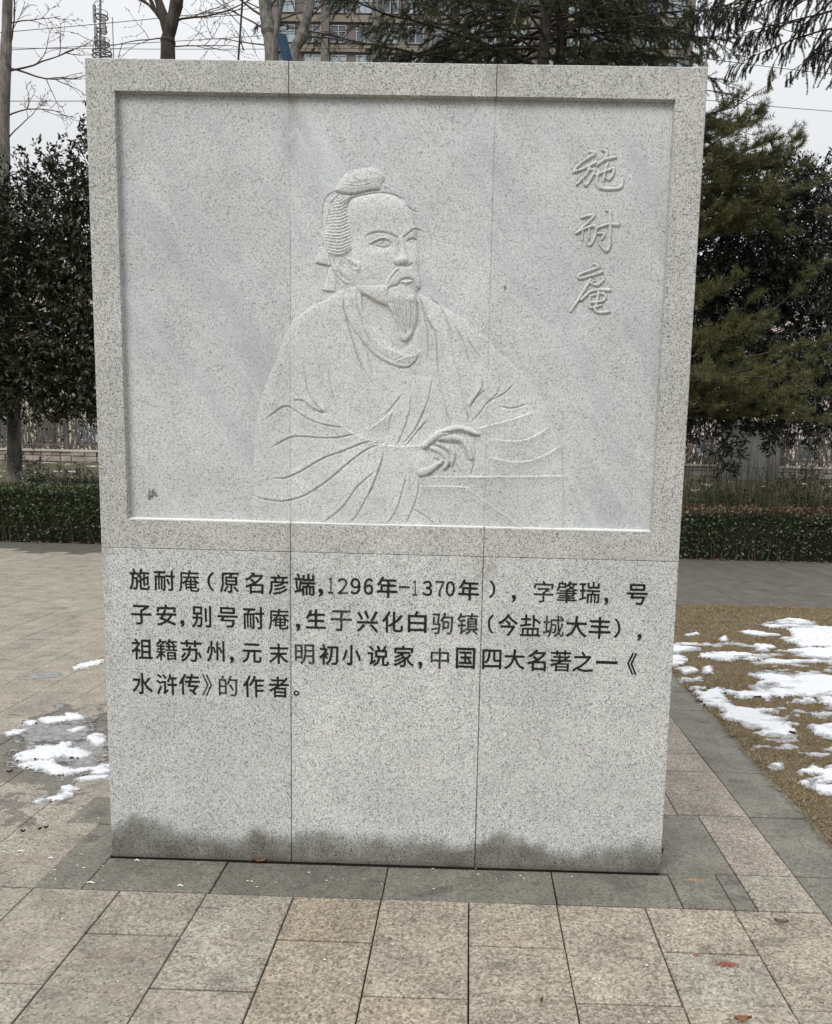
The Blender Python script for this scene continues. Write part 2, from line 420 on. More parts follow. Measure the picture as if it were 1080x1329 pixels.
# ------------------------------------------------------------------ lawn
def lawn_mat():
    m, nt, b = mat('dry_lawn'); N = NT(nt); p = N.pos()
    n = N.noise(N.mapping(p, scale=(1,1,1)), 60, 5, .75); n2 = N.noise(p, 2.2, 5, .65)
    c = N.mix(N.mr(n, .3, .72), (.055,.041,.025), (.26,.20,.125))
    c = N.mix(N.mr(n2, .35, .7, 0, .65), c, (.105,.075,.035))
    c = N.mix(N.mr(N.noise(N.mapping(p, loc=(5,1,0)), 5, 5, .7), .58, .72, 0, .6), c, (.05,.055,.022))
    N.l(c, b.inputs['Base Color']); spec(b, .95, .15); N.bump(n, 1, .012, b); return m
def lawn_edge(y): return 1.775 + .035*fbm(y*3.1+40, y*0+3.3) - .055*np.clip((.25-y)/.8, 0, 1) + .02*fbm(y*14, y*0+9.1)
M_lawn = lawn_mat()
def lawn():
    ys = np.arange(-3.0, 5.97, .03); t = np.concatenate([np.linspace(0, .4, 16), np.linspace(.46, 8.5, 70)])
    Y = np.repeat(ys[:, None], len(t), 1); X = lawn_edge(Y)+t[None, :]
    Z = .012+.022*fbm(X*3, Y*3)+.012*fbm(X*13, Y*13); Z = Z*np.clip(t[None, :]/.06, 0, 1)+.003*np.clip(1-t[None, :]/.02, 0, 1)-.0*X
    Z[:, 0] = -.004
    Z = np.where(Y > 5.92, np.minimum(Z, .004), Z)
    V = np.stack([X, Y, Z], -1).reshape(-1, 3); nx = len(t); i = (np.arange(len(ys)-1)[:, None]*nx+np.arange(nx-1)).ravel()
    link('lawn', mesh('lawn', V, np.stack([i, i+1, i+1+nx, i+nx], 1), M_lawn, smooth=True), None, 'structure')
lawn()
def blades(n):
    dens = rng.random(n); d = (dens**2.1)
    Y = -.6 + 6.5*d; X = lawn_edge(Y) + .0 + rng.random(n)*(1.2+d*4.5) - .012
    keep = Y < 5.93; X, Y = X[keep], Y[keep]; n = len(X)
    ang = rng.random(n)*6.283; L = rng.uniform(.018, .05, n)*(1+.4*d[keep]); tilt = rng.uniform(.05, .5, n)
    dirv = np.stack([np.cos(ang)*np.cos(tilt), np.sin(ang)*np.cos(tilt), np.sin(tilt)], 1)
    side = np.stack([-np.sin(ang), np.cos(ang), np.zeros(n)], 1)*(rng.uniform(.0008, .0018, n)*(1+1.5*d[keep]))[:, None]
    P = np.stack([X, Y, .008+.022*fbm(X*3, Y*3)+.012*fbm(X*13, Y*13)+.002], 1)
    V = np.stack([P-side, P+side, P+dirv*L[:, None]], 1).reshape(-1, 3)
    F = np.arange(3*n).reshape(n, 3)
    m = leafmat('dry_grass', [(.08,.056,.032),(.22,.165,.095),(.33,.26,.165),(.15,.115,.065),(.06,.065,.032)], .8, spc=.15)
    o = link('dry_grass', mesh('dry_grass', V, F, m), None, 'stuff'); tag(o, 'matted dry brown grass covering the lawn to the right of the stele', 'grass')
blades(150000)

# ------------------------------------------------------------------ snow
def snow_mat(name, col, col2):
    m, nt, b = mat(name); N = NT(nt); p = N.pos()
    c = N.mix(N.mr(N.noise(p, 30, 4, .6), .35, .7), col, col2)
    ta = N.n('ShaderNodeAttribute'); ta.attribute_name = 'thickness'; c = N.mix(N.mr(N.math('ADD', ta.outputs['Fac'], N.mr(N.noise(p, 60, 4, .7), .3, .7, -.35, .35)), .0, .55, 0, 1), tuple(x*.42 for x in col), c)
    c = N.mix(N.mr(N.noise(p, 150, 3, .7), .70, .78, 0, .7), c, (.10,.07,.04)); N.l(c, b.inputs['Base Color']); spec(b, .6, .25); N.bump(N.noise(p, 45, 5, .7), .9, .012, b)
    return m
M_snow = snow_mat('snow', (.70,.71,.73), (.60,.61,.63)); M_slush = snow_mat('slush', (.17,.168,.16), (.34,.34,.34))
def snow_patch(polys, step, thick, base, m, amp=.05, f=9, border=None, edge=.03, holes=(), hole=.22):
    P = [np.array([gr(u, v)[:2] for u, v in q]) for q in polys]
    A = np.concatenate(P); x0, y0 = A.min(0)-.12; x1, y1 = A.max(0)+.12
    xs = np.arange(x0, x1, step); ys = np.arange(y0, y1, step); X, Y = np.meshgrid(xs, ys)
    fld = np.full(X.shape, -9.)
    for q in P: fld = np.maximum(fld, sdist(X, Y, q))
    for q in holes: fld = np.minimum(fld, -sdist(X, Y, np.array([gr(u, v)[:2] for u, v in q])))
    nz = fbm(X*f*.6, Y*f, 5, .6)
    fld = fld + amp*nz*1.6 + amp*1.5*fbm(X*f*2.6+3, Y*f*4.2+1, 4, .7)
    fld = np.minimum(fld, (hole+fbm(X*2.1+11, Y*4.6+4, 5, .62))*.32+.004)
    if border is not None: fld = np.minimum(fld, X-border(Y))
    t = np.clip(fld/edge, 0, 1); Z = np.minimum(0, fld)*.55 + base(X, Y) + thick*(np.sqrt(t)*(.55+.45*fbm(X*5, Y*5)+.45*fbm(X*21, Y*27, 3)+.3*fbm(X*70, Y*70, 2)+.12*nz)) - .006*0
    ok = fld > -step*2.6
    cell = ok[:-1, :-1] & ok[1:, :-1] & ok[:-1, 1:] & ok[1:, 1:]
    nx = len(xs); J, I = np.nonzero(cell); i = J*nx+I
    F = np.stack([i, i+1, i+1+nx, i+nx], 1)
    used = np.unique(F); remap = np.full(X.size, -1); remap[used] = np.arange(len(used))
    V = np.stack([X, Y, Z], -1).reshape(-1, 3)[used]
    loc = np.array([V[:, 0].mean(), V[:, 1].mean(), 0])
    me = mesh('snow_patch', V-loc, remap[F], m, smooth=True); at_ = me.attributes.new('thickness', 'FLOAT', 'POINT')
    at_.data.foreach_set('value', np.clip(fld.ravel()[used]/(edge*1.3), 0, 1).astype(np.float32))
    o = link('snow_patch', me); o.location = loc
    return o
def zz(ox, oy, s, L): return [(ox+x/s, oy+y/s) for x, y in L]
Z3 = lambda L: zz(840, 760, 3.69, L)
def lz(X, Y): return .012+.022*fbm(X*3, Y*3)+.012*fbm(X*13, Y*13)+.006
ls = [Z3([(90,290),(230,290),(262,316),(150,332),(205,368),(115,398),(80,380)]),
      Z3([(270,350),(330,326),(410,322),(350,300),(240,312),(300,292),(420,278),(500,296),(592,283),(565,320),(490,345),(395,372),(340,368)]),
      Z3([(498,400),(560,370),(610,352),(500,362),(470,350),(560,340),(640,318),(760,312),(960,300),(960,520),(760,528),(600,545),(570,562),(530,540),(450,550),(380,522),(440,500),(520,484),(560,462),(500,440)]),
      Z3([(146,455),(205,460),(250,448),(298,490),(240,512),(196,495)]),
      Z3([(262,528),(350,490),(362,552),(420,578),(520,588),(610,598),(700,562),(800,528),(786,560),(706,612),(650,642),(772,662),(664,672),(702,722),(735,772),(800,805),(900,782),(900,816),(700,832),(640,812),(560,818),(508,790),(520,722),(560,702),(480,694),(360,642),(346,600),(288,578)]),
      Z3([(560,190),(700,165),(800,178),(770,205),(960,198),(960,300),(740,305),(640,262),(700,246),(690,215),(600,208)]),
      Z3([(800,690),(960,680),(960,745),(840,745)]),
      Z3([(820,560),(890,528),(960,525),(960,600),(840,652),(796,622),(870,606),(850,572)]),
      Z3([(730,905),(790,868),(830,895),(960,880),(960,950),(850,952),(830,965),(960,1005),(960,1030),(830,1008),(765,965),(840,945),(800,915)])]
o = snow_patch(ls, .012, .020, lz, M_snow, .095, 7, lambda Y: lawn_edge(Y)+.012, hole=.065)
tag(o, 'large broken sheet of melting white snow lying on the dry lawn', 'snow')
for q, lb in ((Z3([(588,866),(650,862),(642,882),(606,884)]), 'tiny isolated snow remnant on the lawn below the large snow sheet'),
              (Z3([(146,405),(204,399),(244,414),(180,432)]), 'small flat snow remnant on the lawn near the right edge of the stele'),
              (Z3([(268,401),(312,399),(316,432),(275,428)]), 'small round snow lump on the lawn, second one out from the stele'),
              (Z3([(440,228),(520,226),(560,238),(640,248),(560,250),(470,240)]), 'thin streak of snow on the far part of the dry lawn'),
              (Z3([(180,241),(240,229),(250,238),(200,246)]), 'faint short streak of snow on the far lawn nearest the stele'),
              (Z3([(340,258),(378,248),(384,272),(352,272)]), 'little snow crumb on the lawn between the two far snow streaks')):
    tag(snow_patch([q], .008, .016, lz, M_snow, .03, 14, edge=.02), lb, 'snow', 'small snow remnants on the lawn')
Z5 = lambda L: zz(0, 840, 6.65, L); Z4 = lambda L: zz(0, 700, 3.69, L)
g0 = lambda X, Y: .0012+0*X
GP = 'melting snow patches on the paving left of the stele'
for L, lb, m, th, am in (
  (Z5([(625,190),(690,142),(790,125),(880,118),(905,140),(760,178),(650,200)]), 'farthest white snow patch on the paving, touching the left edge of the stele', M_snow, .022, .05),
  (Z5([(215,635),(330,622),(400,606),(520,604),(580,578),(680,580),(732,606),(640,632),(520,650),(400,665),(340,642),(300,668),(230,672)]), 'bright elongated snow ridge on the paving behind the grey slush', M_snow, .025, .05),
  (Z5([(40,735),(120,716),(250,704),(160,748),(60,765)]), 'leftmost thin white snow streak crossing a paving joint', M_snow, .018, .03),
  (Z5([(590,722),(680,690),(765,690),(725,708),(610,748)]), 'short snow streak on the paving just behind the white snow lump', M_snow, .018, .03),
  (Z5([(210,775),(330,738),(470,765),(600,775),(570,800),(470,815),(330,815),(235,822)]), 'flat grey translucent slush between two white snow patches', M_slush, .008, .05),
  (Z5([(150,700),(420,610),(700,640),(820,700),(900,800),(930,960),(900,1060),(700,1110),(480,1120),(250,1070),(140,1000),(130,880),(220,820)]), 'thin wet grey slush film spread under the white snow patches', M_slush, .003, .13),
  (Z5([(748,790),(830,750),(905,765),(895,820),(870,862),(820,872),(790,830)]), 'compact white snow lump beside the left edge of the stele', M_snow, .05, .03),
  (Z5([(140,940),(220,895),(360,858),(480,862),(520,835),(600,835),(680,880),(785,950),(700,965),(560,955),(440,985),(330,990),(220,980)]), 'largest broad snow patch on the paving with a rounded top', M_snow, .038, .06),
  (Z5([(185,1025),(260,1000),(400,990),(480,1002),(600,1035),(760,1042),(860,1032),(950,1020),(950,1085),(860,1090),(780,1072),(640,1095),(560,1118),(480,1100),(360,1062),(230,1050)]), 'long lumpy snow strip on the paving running up to the stele', M_snow, .026, .05),
  (Z5([(640,1138),(700,1118),(860,1104),(950,1108),(950,1138),(790,1148),(690,1160)]), 'narrow clean snow strip lying in front of the lumpy one', M_snow, .02, .025),
  (Z4([(146,1262),(196,1238),(240,1238),(300,1205),(310,1185),(350,1178),(388,1195),(345,1230),(262,1262),(230,1252),(170,1272)]), 'nearest snow patch on the paving, left of the foot of the stele', M_snow, .022, .04),
  (Z4([(235,795),(300,786),(340,795),(290,812),(250,808)]), 'small half melted snow ring behind the bright ridge', M_slush, .008, .03),
  (Z4([(128,658),(180,642),(250,640),(300,650),(240,668),(160,672)]), 'thin grey ring of half melted snow farthest to the left', M_slush, .009, .05)):
    tag(snow_patch([L], .006, th*.62, g0, m, am*1.15, 15, edge=.022, hole=.06 if th < .005 else .15), lb, 'snow', GP)

# ------------------------------------------------------------------ litter on the ground
M_dleaf = simple('dead_leaf', (.16,.075,.03), .7, 60, .4); M_straw = simple('straw', (.24,.17,.09), .9, 90, .45)
M_red = simple('red_clay', (.21,.075,.045), .9, 70, .5); M_chip = simple('white_chip', (.70,.68,.62), .8); M_black = simple('dark_crumb', (.03,.02,.015), .8)
def leaf_obj(u, v, L, ang, label, m=M_dleaf):
    P = gr(u, v); n = 9; V = []; F = []
    for i in range(n):
        t = i/(n-1); w = L*.24*math.sin(math.pi*min(1, t*1.05+.02))**.8*(1-.3*t); x = (t-.5)*L; zc = .004+.012*(t-.5)**2*4*.5
        V += [(x, -w, zc+.006+.002*math.sin(i*2)), (x, 0, zc), (x, w, zc+.008)]
    for i in range(n-1):
        for j in range(2): a = i*3+j; F.append((a, a+3, a+4, a+1))
    V += [(-.5*L-.25*L, .002, .004), (-.5*L-.25*L, -.002, .004)]; F.append((1, len(V)-1, len(V)-2))
    o = link('dry_leaf', mesh('dry_leaf', V, F, m, smooth=True)); o.location = P+np.array([0,0,.002]); o.rotation_euler = (0, 0, ang)
    return tag(o, label, 'leaf', 'dry leaves lying on the paving')
leaf_obj(338, 1120, .055, .1, 'reddish brown dry leaf against the front foot of the stele')
leaf_obj(1014, 1200, .045, -.2, 'curled brown leaf on the beige slab beside the kerb joint', simple('dead_leaf_grey', (.10,.065,.04), .8, 60, .4))
leaf_obj(703, 1303, .022, 1.2, 'tiny twisted brown leaf on the beige slab near the bottom edge')
leaf_obj(964, 1327, .05, .1, 'brown leaf at the very bottom edge of the picture')
leaf_obj(860, 1107, .02, 1.3, 'small dark leaf at the right front corner of the stele', M_black)
leaf_obj(13, 1004, .03, .8, 'small dark crumpled leaf on the plaza left of the snow', M_black)
leaf_obj(30, 1082, .02, .3, 'dark crumb leaf, left one of three on the narrow slabs', M_black)
leaf_obj(52, 1079, .016, .9, 'dark crumb leaf, middle one of three on the narrow slabs', M_black)
leaf_obj(60, 1077, .018, .4, 'dark crumb leaf, right one of three on the narrow slabs', M_black)
def smear(u, v, w, d, m, name, label, cat, n=260, sz=.006):
    P = gr(u, v); q = MB()
    for i in range(n):
        r = abs(rng.normal(0, .42)); a = rng.random()*6.283; x = r*math.cos(a)*w; y = r*math.sin(a)*d
        s = sz*rng.uniform(.4, 1.5)*(1.2-min(1, r)); k = rng.uniform(0, 6.28); z = .0012
        pts = [(x+s*math.cos(k+j*1.2566)*rng.uniform(.6,1.3), y+s*.8*math.sin(k+j*1.2566)*rng.uniform(.6,1.3), z) for j in range(5)]
        pts.append((x, y, z+s*.3)); q.add(pts, [(j, (j+1) % 5, 5) for j in range(5)])
    o = q.build(name, m); o.location = P; return tag(o, label, cat, kind='stuff')
smear(943, 1252, .065, .030, M_red, 'red_clay_smear', 'crushed orange red clay smeared on a beige paving slab', 'clay', 260, .0035)
smear(905, 1240, .03, .012, M_red, 'red_clay_specks', 'faint orange specks on the slab left of the clay smear', 'clay', 30, .003)
smear(901, 1142, .085, .022, M_straw, 'straw_litter', 'small heap of straw coloured litter by the right front corner of the stele', 'litter', 170, .0042)
q = MB()
for i in range(150):
    if i < 60: u, v = rng.uniform(0, 1080), rng.uniform(1120, 1329)
    elif i < 110: u, v = rng.uniform(0, 135), rng.uniform(1040, 1150)
    else: u, v = rng.uniform(140, 860), 1113+ .032*(0) + rng.uniform(4, 40)
    P = gr(u, v); s = rng.uniform(.0012, .0035); a = rng.random()*6.28
    q.add([P+np.array([s*math.cos(a+j*1.57)*(1.8 if j % 2 else 1), s*math.sin(a+j*1.57), .0012]) for j in range(4)]+[P+np.array([0,0,s*.6+.001])], [(j, (j+1) % 4, 4) for j in range(4)])
o = q.build('paving_crumbs', M_chip); tag(o, 'tiny pale crumbs scattered over the paving', 'crumbs', kind='stuff')
for u, v, L, hl in ((118,1147,.03,'largest pale seed husk, near the front edge of the dark band at the left'),(66,1115,.022,'pale seed husk in the middle of the dark slab left of the stele'),(26,1106,.025,'pale seed husk on the beige slab beyond the dark band, leftmost of all'),(178,1118,.02,'pale seed husk close to the foot of the stele near its left corner'),(234,1151,.022,'pale seed husk lying on the joint in front of the left slab of the stele'),(490,1119,.015,'tiny pale husk against the foot of the middle stele slab')):
    q = MB(); P = gr(u, v); q.tube([P+np.array([-L/2,0,.004]), P+np.array([-L*.1,.004,.005]), P+np.array([L/2,.0,.003])], [.0016,.0034,.001], 5)
    # small pale husks lying on the slabs
    loc = tuple(P); o = q.build('seed_husk', M_chip, loc=loc); o.location = loc
    tag(o, hl, 'husk', 'pale seed husks near the stele')

# ================================================================== the stele
J1, J2, JR = .67397, 1.35645, 1.16739
FL, FR, FT, FB = .09603, .09944, .0996, 1.26879
XL, XR = -W_/2, W_/2; JX = [XL, XL+J1, XL+J2, XR]
DEP, TH = .024, .30
A7 = lambda u, v: at(u, v, DEP)
INCL = [tuple(A7(*q)[[0, 2]])+(r,) for q, r in (((198,640),.020),((194,645),.014),((171,343),.007),((216,460),.004),((578,416),.009),((655,373),.008),((662,375),.006),((734,685),.010),((648,660),.007),((600,640),.005),((604,641),.004))]
M_frame = granite('granite_frame', (.53,.53,.503), (.35,.35,.335), (.055,.053,.05), 320, .17, .42, topstain=True, grime=[(JX[1],2.78,2.6),(JX[2]+.01,1.2,1.3)])
M_lower = granite('granite_lower', (.585,.59,.572), (.40,.403,.395), (.055,.054,.052), 330, .17, .42, wet=True, grime=[(JX[1]-.012,.82,1.17),(JX[2]-.012,.85,1.16),(JX[2]+.02,1.0,1.17),(XL+.01,.6,1.1)])
M_carved = granite('granite_carved', (.595,.603,.593), (.435,.442,.437), (.16,.16,.16), 340, .09, .34, grime=[(JX[1],1.3,1.27)])
M_field = granite('granite_field', (.565,.576,.577), (.425,.436,.44), (.13,.13,.135), 330, .09, .38, veins=True, grime=[(JX[1],2.3,2.66)])
M_text, nt, b = mat('black_inscription_paint'); N = NT(nt); p = N.pos()
c = N.mix(N.mr(N.noise(p, 180, 4, .75), .60, .72, 0, .5), (.012,.012,.012), (.24,.235,.22))
N.l(c, b.inputs['Base Color']); spec(b, .6, .2)
M_faded, nt, b = mat('worn_inscription_paint'); N = NT(nt); p = N.pos()
c = N.mix(N.mr(N.noise(p, 160, 4, .75), .54, .64, 0, .5), (.018,.018,.018), (.36,.35,.33))
N.l(c, b.inputs['Base Color']); spec(b, .7, .2)

stele = thing('stone_stele', 'tall grey granite stele with a carved portrait in a recessed panel above black inscription', 'monument', (0, 0, 0))
M_sill = simple('painted_ledge_light', (.70,.70,.68), .8, 200, .1); E1 = .0011; BV = .003  # sill strip: bright lit line of the upward ledge, put into a paler colour
def cham_box(q, x0, x1, y0, y1, z0, z1, c=BV):
    """box whose front edges are chamfered"""
    V = [(x0+c,y0,z0+c),(x1-c,y0,z0+c),(x1-c,y0,z1-c),(x0+c,y0,z1-c),(x0,y0+c,z0),(x1,y0+c,z0),(x1,y0+c,z1),(x0,y0+c,z1),(x0,y1,z0),(x1,y1,z0),(x1,y1,z1),(x0,y1,z1)]
    q.add(V, [(0,1,2,3),(4,5,1,0),(5,6,2,1),(6,7,3,2),(7,4,0,3),(4,8,9,5),(5,9,10,6),(6,10,11,7),(7,11,8,4),(8,11,10,9)])
slabs_lo, slabs_up, sills = [], [], []
for i in range(3):
    a, c_ = JX[i]+(E1 if i else 0), JX[i+1]-(E1 if i < 2 else 0)
    q = MB(); cham_box(q, a, c_, [0,.0012,.0004][i], TH, .0035, JR-.0012, .0022); slabs_lo.append(q.build('slab', M_lower, stele))
    # upper slab: frame bars round a splayed opening, solid behind
    q = MB(); x0, x1, z0, z1 = a, c_, JR+.0008, H_
    ix0 = XL+FL if i == 0 else x0; ix1 = XR-FR if i == 2 else x1; iz0, iz1 = FB, H_-FT; s = .0035; sb = .0065; y0 = [0,.0009,.0][i]
    jx0 = ix0+(s if i == 0 else 0); jx1 = ix1-(s if i == 2 else 0); ed = .0025
    O = [(x0,z0),(x1,z0),(x1,z1),(x0,z1)]; I = [(ix0,iz0),(ix1,iz0),(ix1,iz1),(ix0,iz1)]; Jn = [(jx0,iz0+sb),(jx1,iz0+sb),(jx1,iz1-s),(jx0,iz1-s)]
    V = [(x+ed*(1 if x == x0 and i == 0 else -1 if x == x1 and i == 2 else 0), y0, z-(ed if z == z1 else 0)) for x, z in O]+[(x, y0, z) for x, z in I]+[(x, DEP+.004, z) for x, z in Jn]+[(x, y0+ed, z) for x, z in O]+[(x, TH, z) for x, z in O]
    F = []
    for k in range(4):
        n_ = (k+1) % 4
        if (k == 3 and i > 0) or (k == 1 and i < 2):          # joint side: no reveal across the opening
            xx = x0 if k == 3 else x1; b0 = len(V); V += [(xx,y0+ed,z0),(xx,TH,z0),(xx,TH,z1),(xx,y0+ed,z1),(xx,DEP+.004,iz1),(xx,DEP+.004,iz0),(xx,y0+ed,iz0),(xx,y0+ed,iz1)]
            F += [(b0,b0+1,b0+5,b0+6),(b0+1,b0+2,b0+4,b0+5),(b0+2,b0+3,b0+7,b0+4)]; continue
        F += [(k, n_, 4+n_, 4+k), (4+k, 4+n_, 8+n_, 8+k), (12+k, 12+n_, n_, k), (16+k, 16+n_, 12+n_, 12+k)]
    F += [(19,18,17,16), (8,9,10,11)]
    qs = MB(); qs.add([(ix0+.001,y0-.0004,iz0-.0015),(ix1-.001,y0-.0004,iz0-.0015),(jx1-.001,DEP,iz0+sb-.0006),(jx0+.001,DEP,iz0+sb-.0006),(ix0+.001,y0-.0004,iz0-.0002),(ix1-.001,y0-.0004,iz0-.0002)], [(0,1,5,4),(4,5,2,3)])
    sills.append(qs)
    q.add(V, F); slabs_up.append(q.build('slab', M_frame, stele)); sills[-1].build('sill_highlight', M_sill, slabs_up[-1])

q = MB(); q.box(XL+.012, XR-.012, .012, TH-.012, -.02, .0033); q.build('mortar_bed', simple('dark_mortar', (.03,.027,.022), .95, 60, .4), stele)
# ---- the carved panel as real relief (2 mm grid, heights from the strokes of the carving)
GS = .0023
gx0, gx1, gz0, gz1 = XL+FL+.001, XR-FR-.001, FB+.004, H_-FT-.001
xs = np.linspace(gx0, gx1, int((gx1-gx0)/GS)); zs = np.linspace(gz0, gz1, int((gz1-gz0)/GS))
GXX, GZZ = np.meshgrid(xs, zs); Hh = np.zeros(GXX.shape)
def W2(L): return np.array([A7(u, v)[[0, 2]] for u, v in L])
def box_of(P, m):
    i0, i1 = np.searchsorted(xs, [P[:, 0].min()-m, P[:, 0].max()+m]); j0, j1 = np.searchsorted(zs, [P[:, 1].min()-m, P[:, 1].max()+m])
    return slice(max(0, j0), j1), slice(max(0, i0), i1)
def smoothline(P, n=4):
    P = np.asarray(P, float)
    if len(P) < 3: return P
    out = []
    for i in range(len(P)-1):
        p0, p1, p2, p3 = P[max(0, i-1)], P[i], P[i+1], P[min(len(P)-1, i+2)]
        for t in np.arange(n)/n: out.append(.5*((2*p1)+(-p0+p2)*t+(2*p0-5*p1+4*p2-p3)*t*t+(-p0+3*p1-3*p2+p3)*t**3))
    out.append(P[-1]); return np.array(out)
def pdist(X, Z, P):
    best = np.full(X.shape, 1e9); nx_ = np.zeros(X.shape); nz_ = np.zeros(X.shape); tt = np.zeros(X.shape)
    sl = np.linalg.norm(np.diff(P, axis=0), axis=1); cum = np.concatenate([[0], np.cumsum(sl)])
    for i in range(len(P)-1):
        a, e = P[i], P[i+1]-P[i]; wx = X-a[0]; wz = Z-a[1]; t = np.clip((wx*e[0]+wz*e[1])/(e@e+1e-12), 0, 1)
        dx = wx-t*e[0]; dz = wz-t*e[1]; d = np.hypot(dx, dz); m = d < best
        best = np.where(m, d, best); nx_ = np.where(m, dx, nx_); nz_ = np.where(m, dz, nz_); tt = np.where(m, cum[i]+t*sl[i], tt)
    return best, nx_/(best+1e-9), nz_/(best+1e-9), tt, cum[-1]
def fold(L, A=.004, dark=True, reach=.022, g=.003, gw=.0026, taper=.25, dirv=(-.35, 1)):
    global Hh
    P = smoothline(W2(L)); s = box_of(P, reach*3); X, Z = GXX[s], GZZ[s]
    d, nx_, nz_, t, T = pdist(X, Z, P); dv = np.array(dirv)/np.hypot(*dirv); k = nx_*dv[0]+nz_*dv[1]
    if not dark: k = -k
    w = np.clip((k+.15)/.3, 0, 1); w = w*w*(3-2*w)
    tap = np.clip(np.minimum(t, T-t)/(taper*T+1e-9)+.18, 0, 1)
    Hh[s] += A*np.exp(-d/reach)*w*tap*np.clip(d/.002, .3, 1) - g*np.exp(-(d/gw)**2)*tap
def dome(poly, A, R, base=0, smooth=True, mode='add', pw=.5):
    global Hh
    P = W2(poly); P = smoothline(np.vstack([P, P[:1]]))[:-1] if smooth else P
    s = box_of(P, .01); sd_ = sdist(GXX[s], GZZ[s], P); t = np.clip(sd_/R, 0, 1)
    h = np.where(sd_ > 0, base+A*(1-(1-t)**2)**pw, 0); e = np.clip(sd_/.0015+.5, 0, 1)
    if mode == 'add': Hh[s] += h*e
    else: Hh[s] = np.where(sd_ > 0, np.maximum(Hh[s], h), Hh[s])
    return P
def caps(L, r, A, base=None, add=0):
    """rounded ridge (finger, nose, stroke); r in photo pixels at each point"""
    global Hh
    P0 = W2(L); P = smoothline(P0); rr = np.interp(np.linspace(0, 1, len(P)), np.linspace(0, 1, len(r)), r)*.0026
    s = box_of(P, max(rr)*1.3+.004); X, Z = GXX[s], GZZ[s]; best = np.zeros(X.shape)
    sl = np.concatenate([[0], np.cumsum(np.linalg.norm(np.diff(P, axis=0), axis=1))])
    d, _, _, t, T = pdist(X, Z, P); rl = np.interp(t, sl, rr)
    h = A*np.sqrt(np.clip(1-(d/rl)**2, 0, 1))
    if base is None: Hh[s] += h
    else: Hh[s] = np.where(d < rl, np.maximum(Hh[s], base+h), Hh[s])
    return d < rl*1.05, s
def gau(u, v, sx_, sz_, A, rot=0):
    global Hh
    c0 = W2([(u, v)])[0]; sx_ *= .0026; sz_ *= .0026; X = GXX-c0[0]; Z = GZZ-c0[1]; c, s = math.cos(rot), math.sin(rot)
    Hh += A*np.exp(-(((X*c+Z*s)/sx_)**2+((-X*s+Z*c)/sz_)**2)/2)
z1 = lambda L: zz(410, 205, 7.2, L); z2 = lambda L: zz(400, 290, 7.2, L); z3 = lambda L: zz(430, 370, 7.2, L); z4 = lambda L: zz(320, 380, 6.75, L)
z5 = lambda L: zz(320, 520, 6, L); z6 = lambda L: zz(480, 530, 6.75, L); z7 = lambda L: zz(500, 380, 6.75, L); z8 = lambda L: zz(600, 440, 5.315, L); z0 = lambda L: zz(400, 200, 6, L)
ROBE = [(443,377),(432,384),(422,390),(410,396),(394,407),(379,420),(372,434),(366,448),(360,466),(350,486),(342,510),(335,538),(331,570),(330,610),(329.5,640),(329,670),(329,690),(329,702),(340,704),(725,704),(734.5,702),(734,690),(733.5,670),(733,640),(731,617),(730,600),(727,579),(720,560),(715,541),(707,523),(694,502),(675,483),(656,465),(643,453),(635,441),(626,435),(610,420),(595,409),(574,398),(559,389),(543,381),(520,372),(480,372),(460,372)]
FACE = [(452,272),(457,260),(470,254),(490,250.5),(507,252.5),(520,257.5),(528,266),(536,278),(539,290),(541,298),(541,307),(541,315),(543,325),(544.5,338),(544,350),(546,362),(545,374),(541,380),(540,395),(528,403),(515,405),(502,398.5),(490,394),(473,384),(462,372),(455,350),(456,330),(457,310),(453,290)]
NECK = [(468,380),(490,393),(505,400),(513,418),(520,441),(533,437),(541,412),(541,392),(546,400),(546,440),(541,460),(528,462),(510,455),(490,436),(475,410)]
BUN = z1([(180,310),(200,255),(260,175),(310,130),(400,105),(510,90),(580,108),(635,150),(637,205),(612,250),(592,290),(500,305),(380,335),(300,345),(240,335)])
HAIR = z0([(150,560),(155,480),(170,400),(210,345),(260,315),(330,325),(315,370),(308,420),(318,470),(322,520),(345,600),(350,660),(342,735),(290,790),(210,800),(150,770),(130,700),(130,630)])
BEARD = [(502,396),(506,403),(510.5,411),(513,418),(517,429),(519,438),(522,442),(527,443),(533,437),(536,430),(540,421),(541.5,410),(541,398),(540,386),(535,383),(519,385)]
HANDP = z6([(470,322),(520,285),(570,215),(650,180),(760,180),(800,250),(740,330),(740,440),(690,500),(630,500),(560,550),(500,600),(445,605),(400,560),(410,440)])
dome(ROBE, .0065, .045)
# big soft volumes of the body
for u, v, a, c_, A in ((420,470,40,60,.009),(470,640,60,34,.008),(600,500,34,50,.006),(665,560,40,50,.006),(520,560,60,22,-.006),(500,500,28,40,-.003)): gau(u, v, a, c_, A)
dome(NECK, -.006, .02); dome(FACE, .015, .05)
dome(BUN, .012, .05); dome(HAIR, .009, .035)
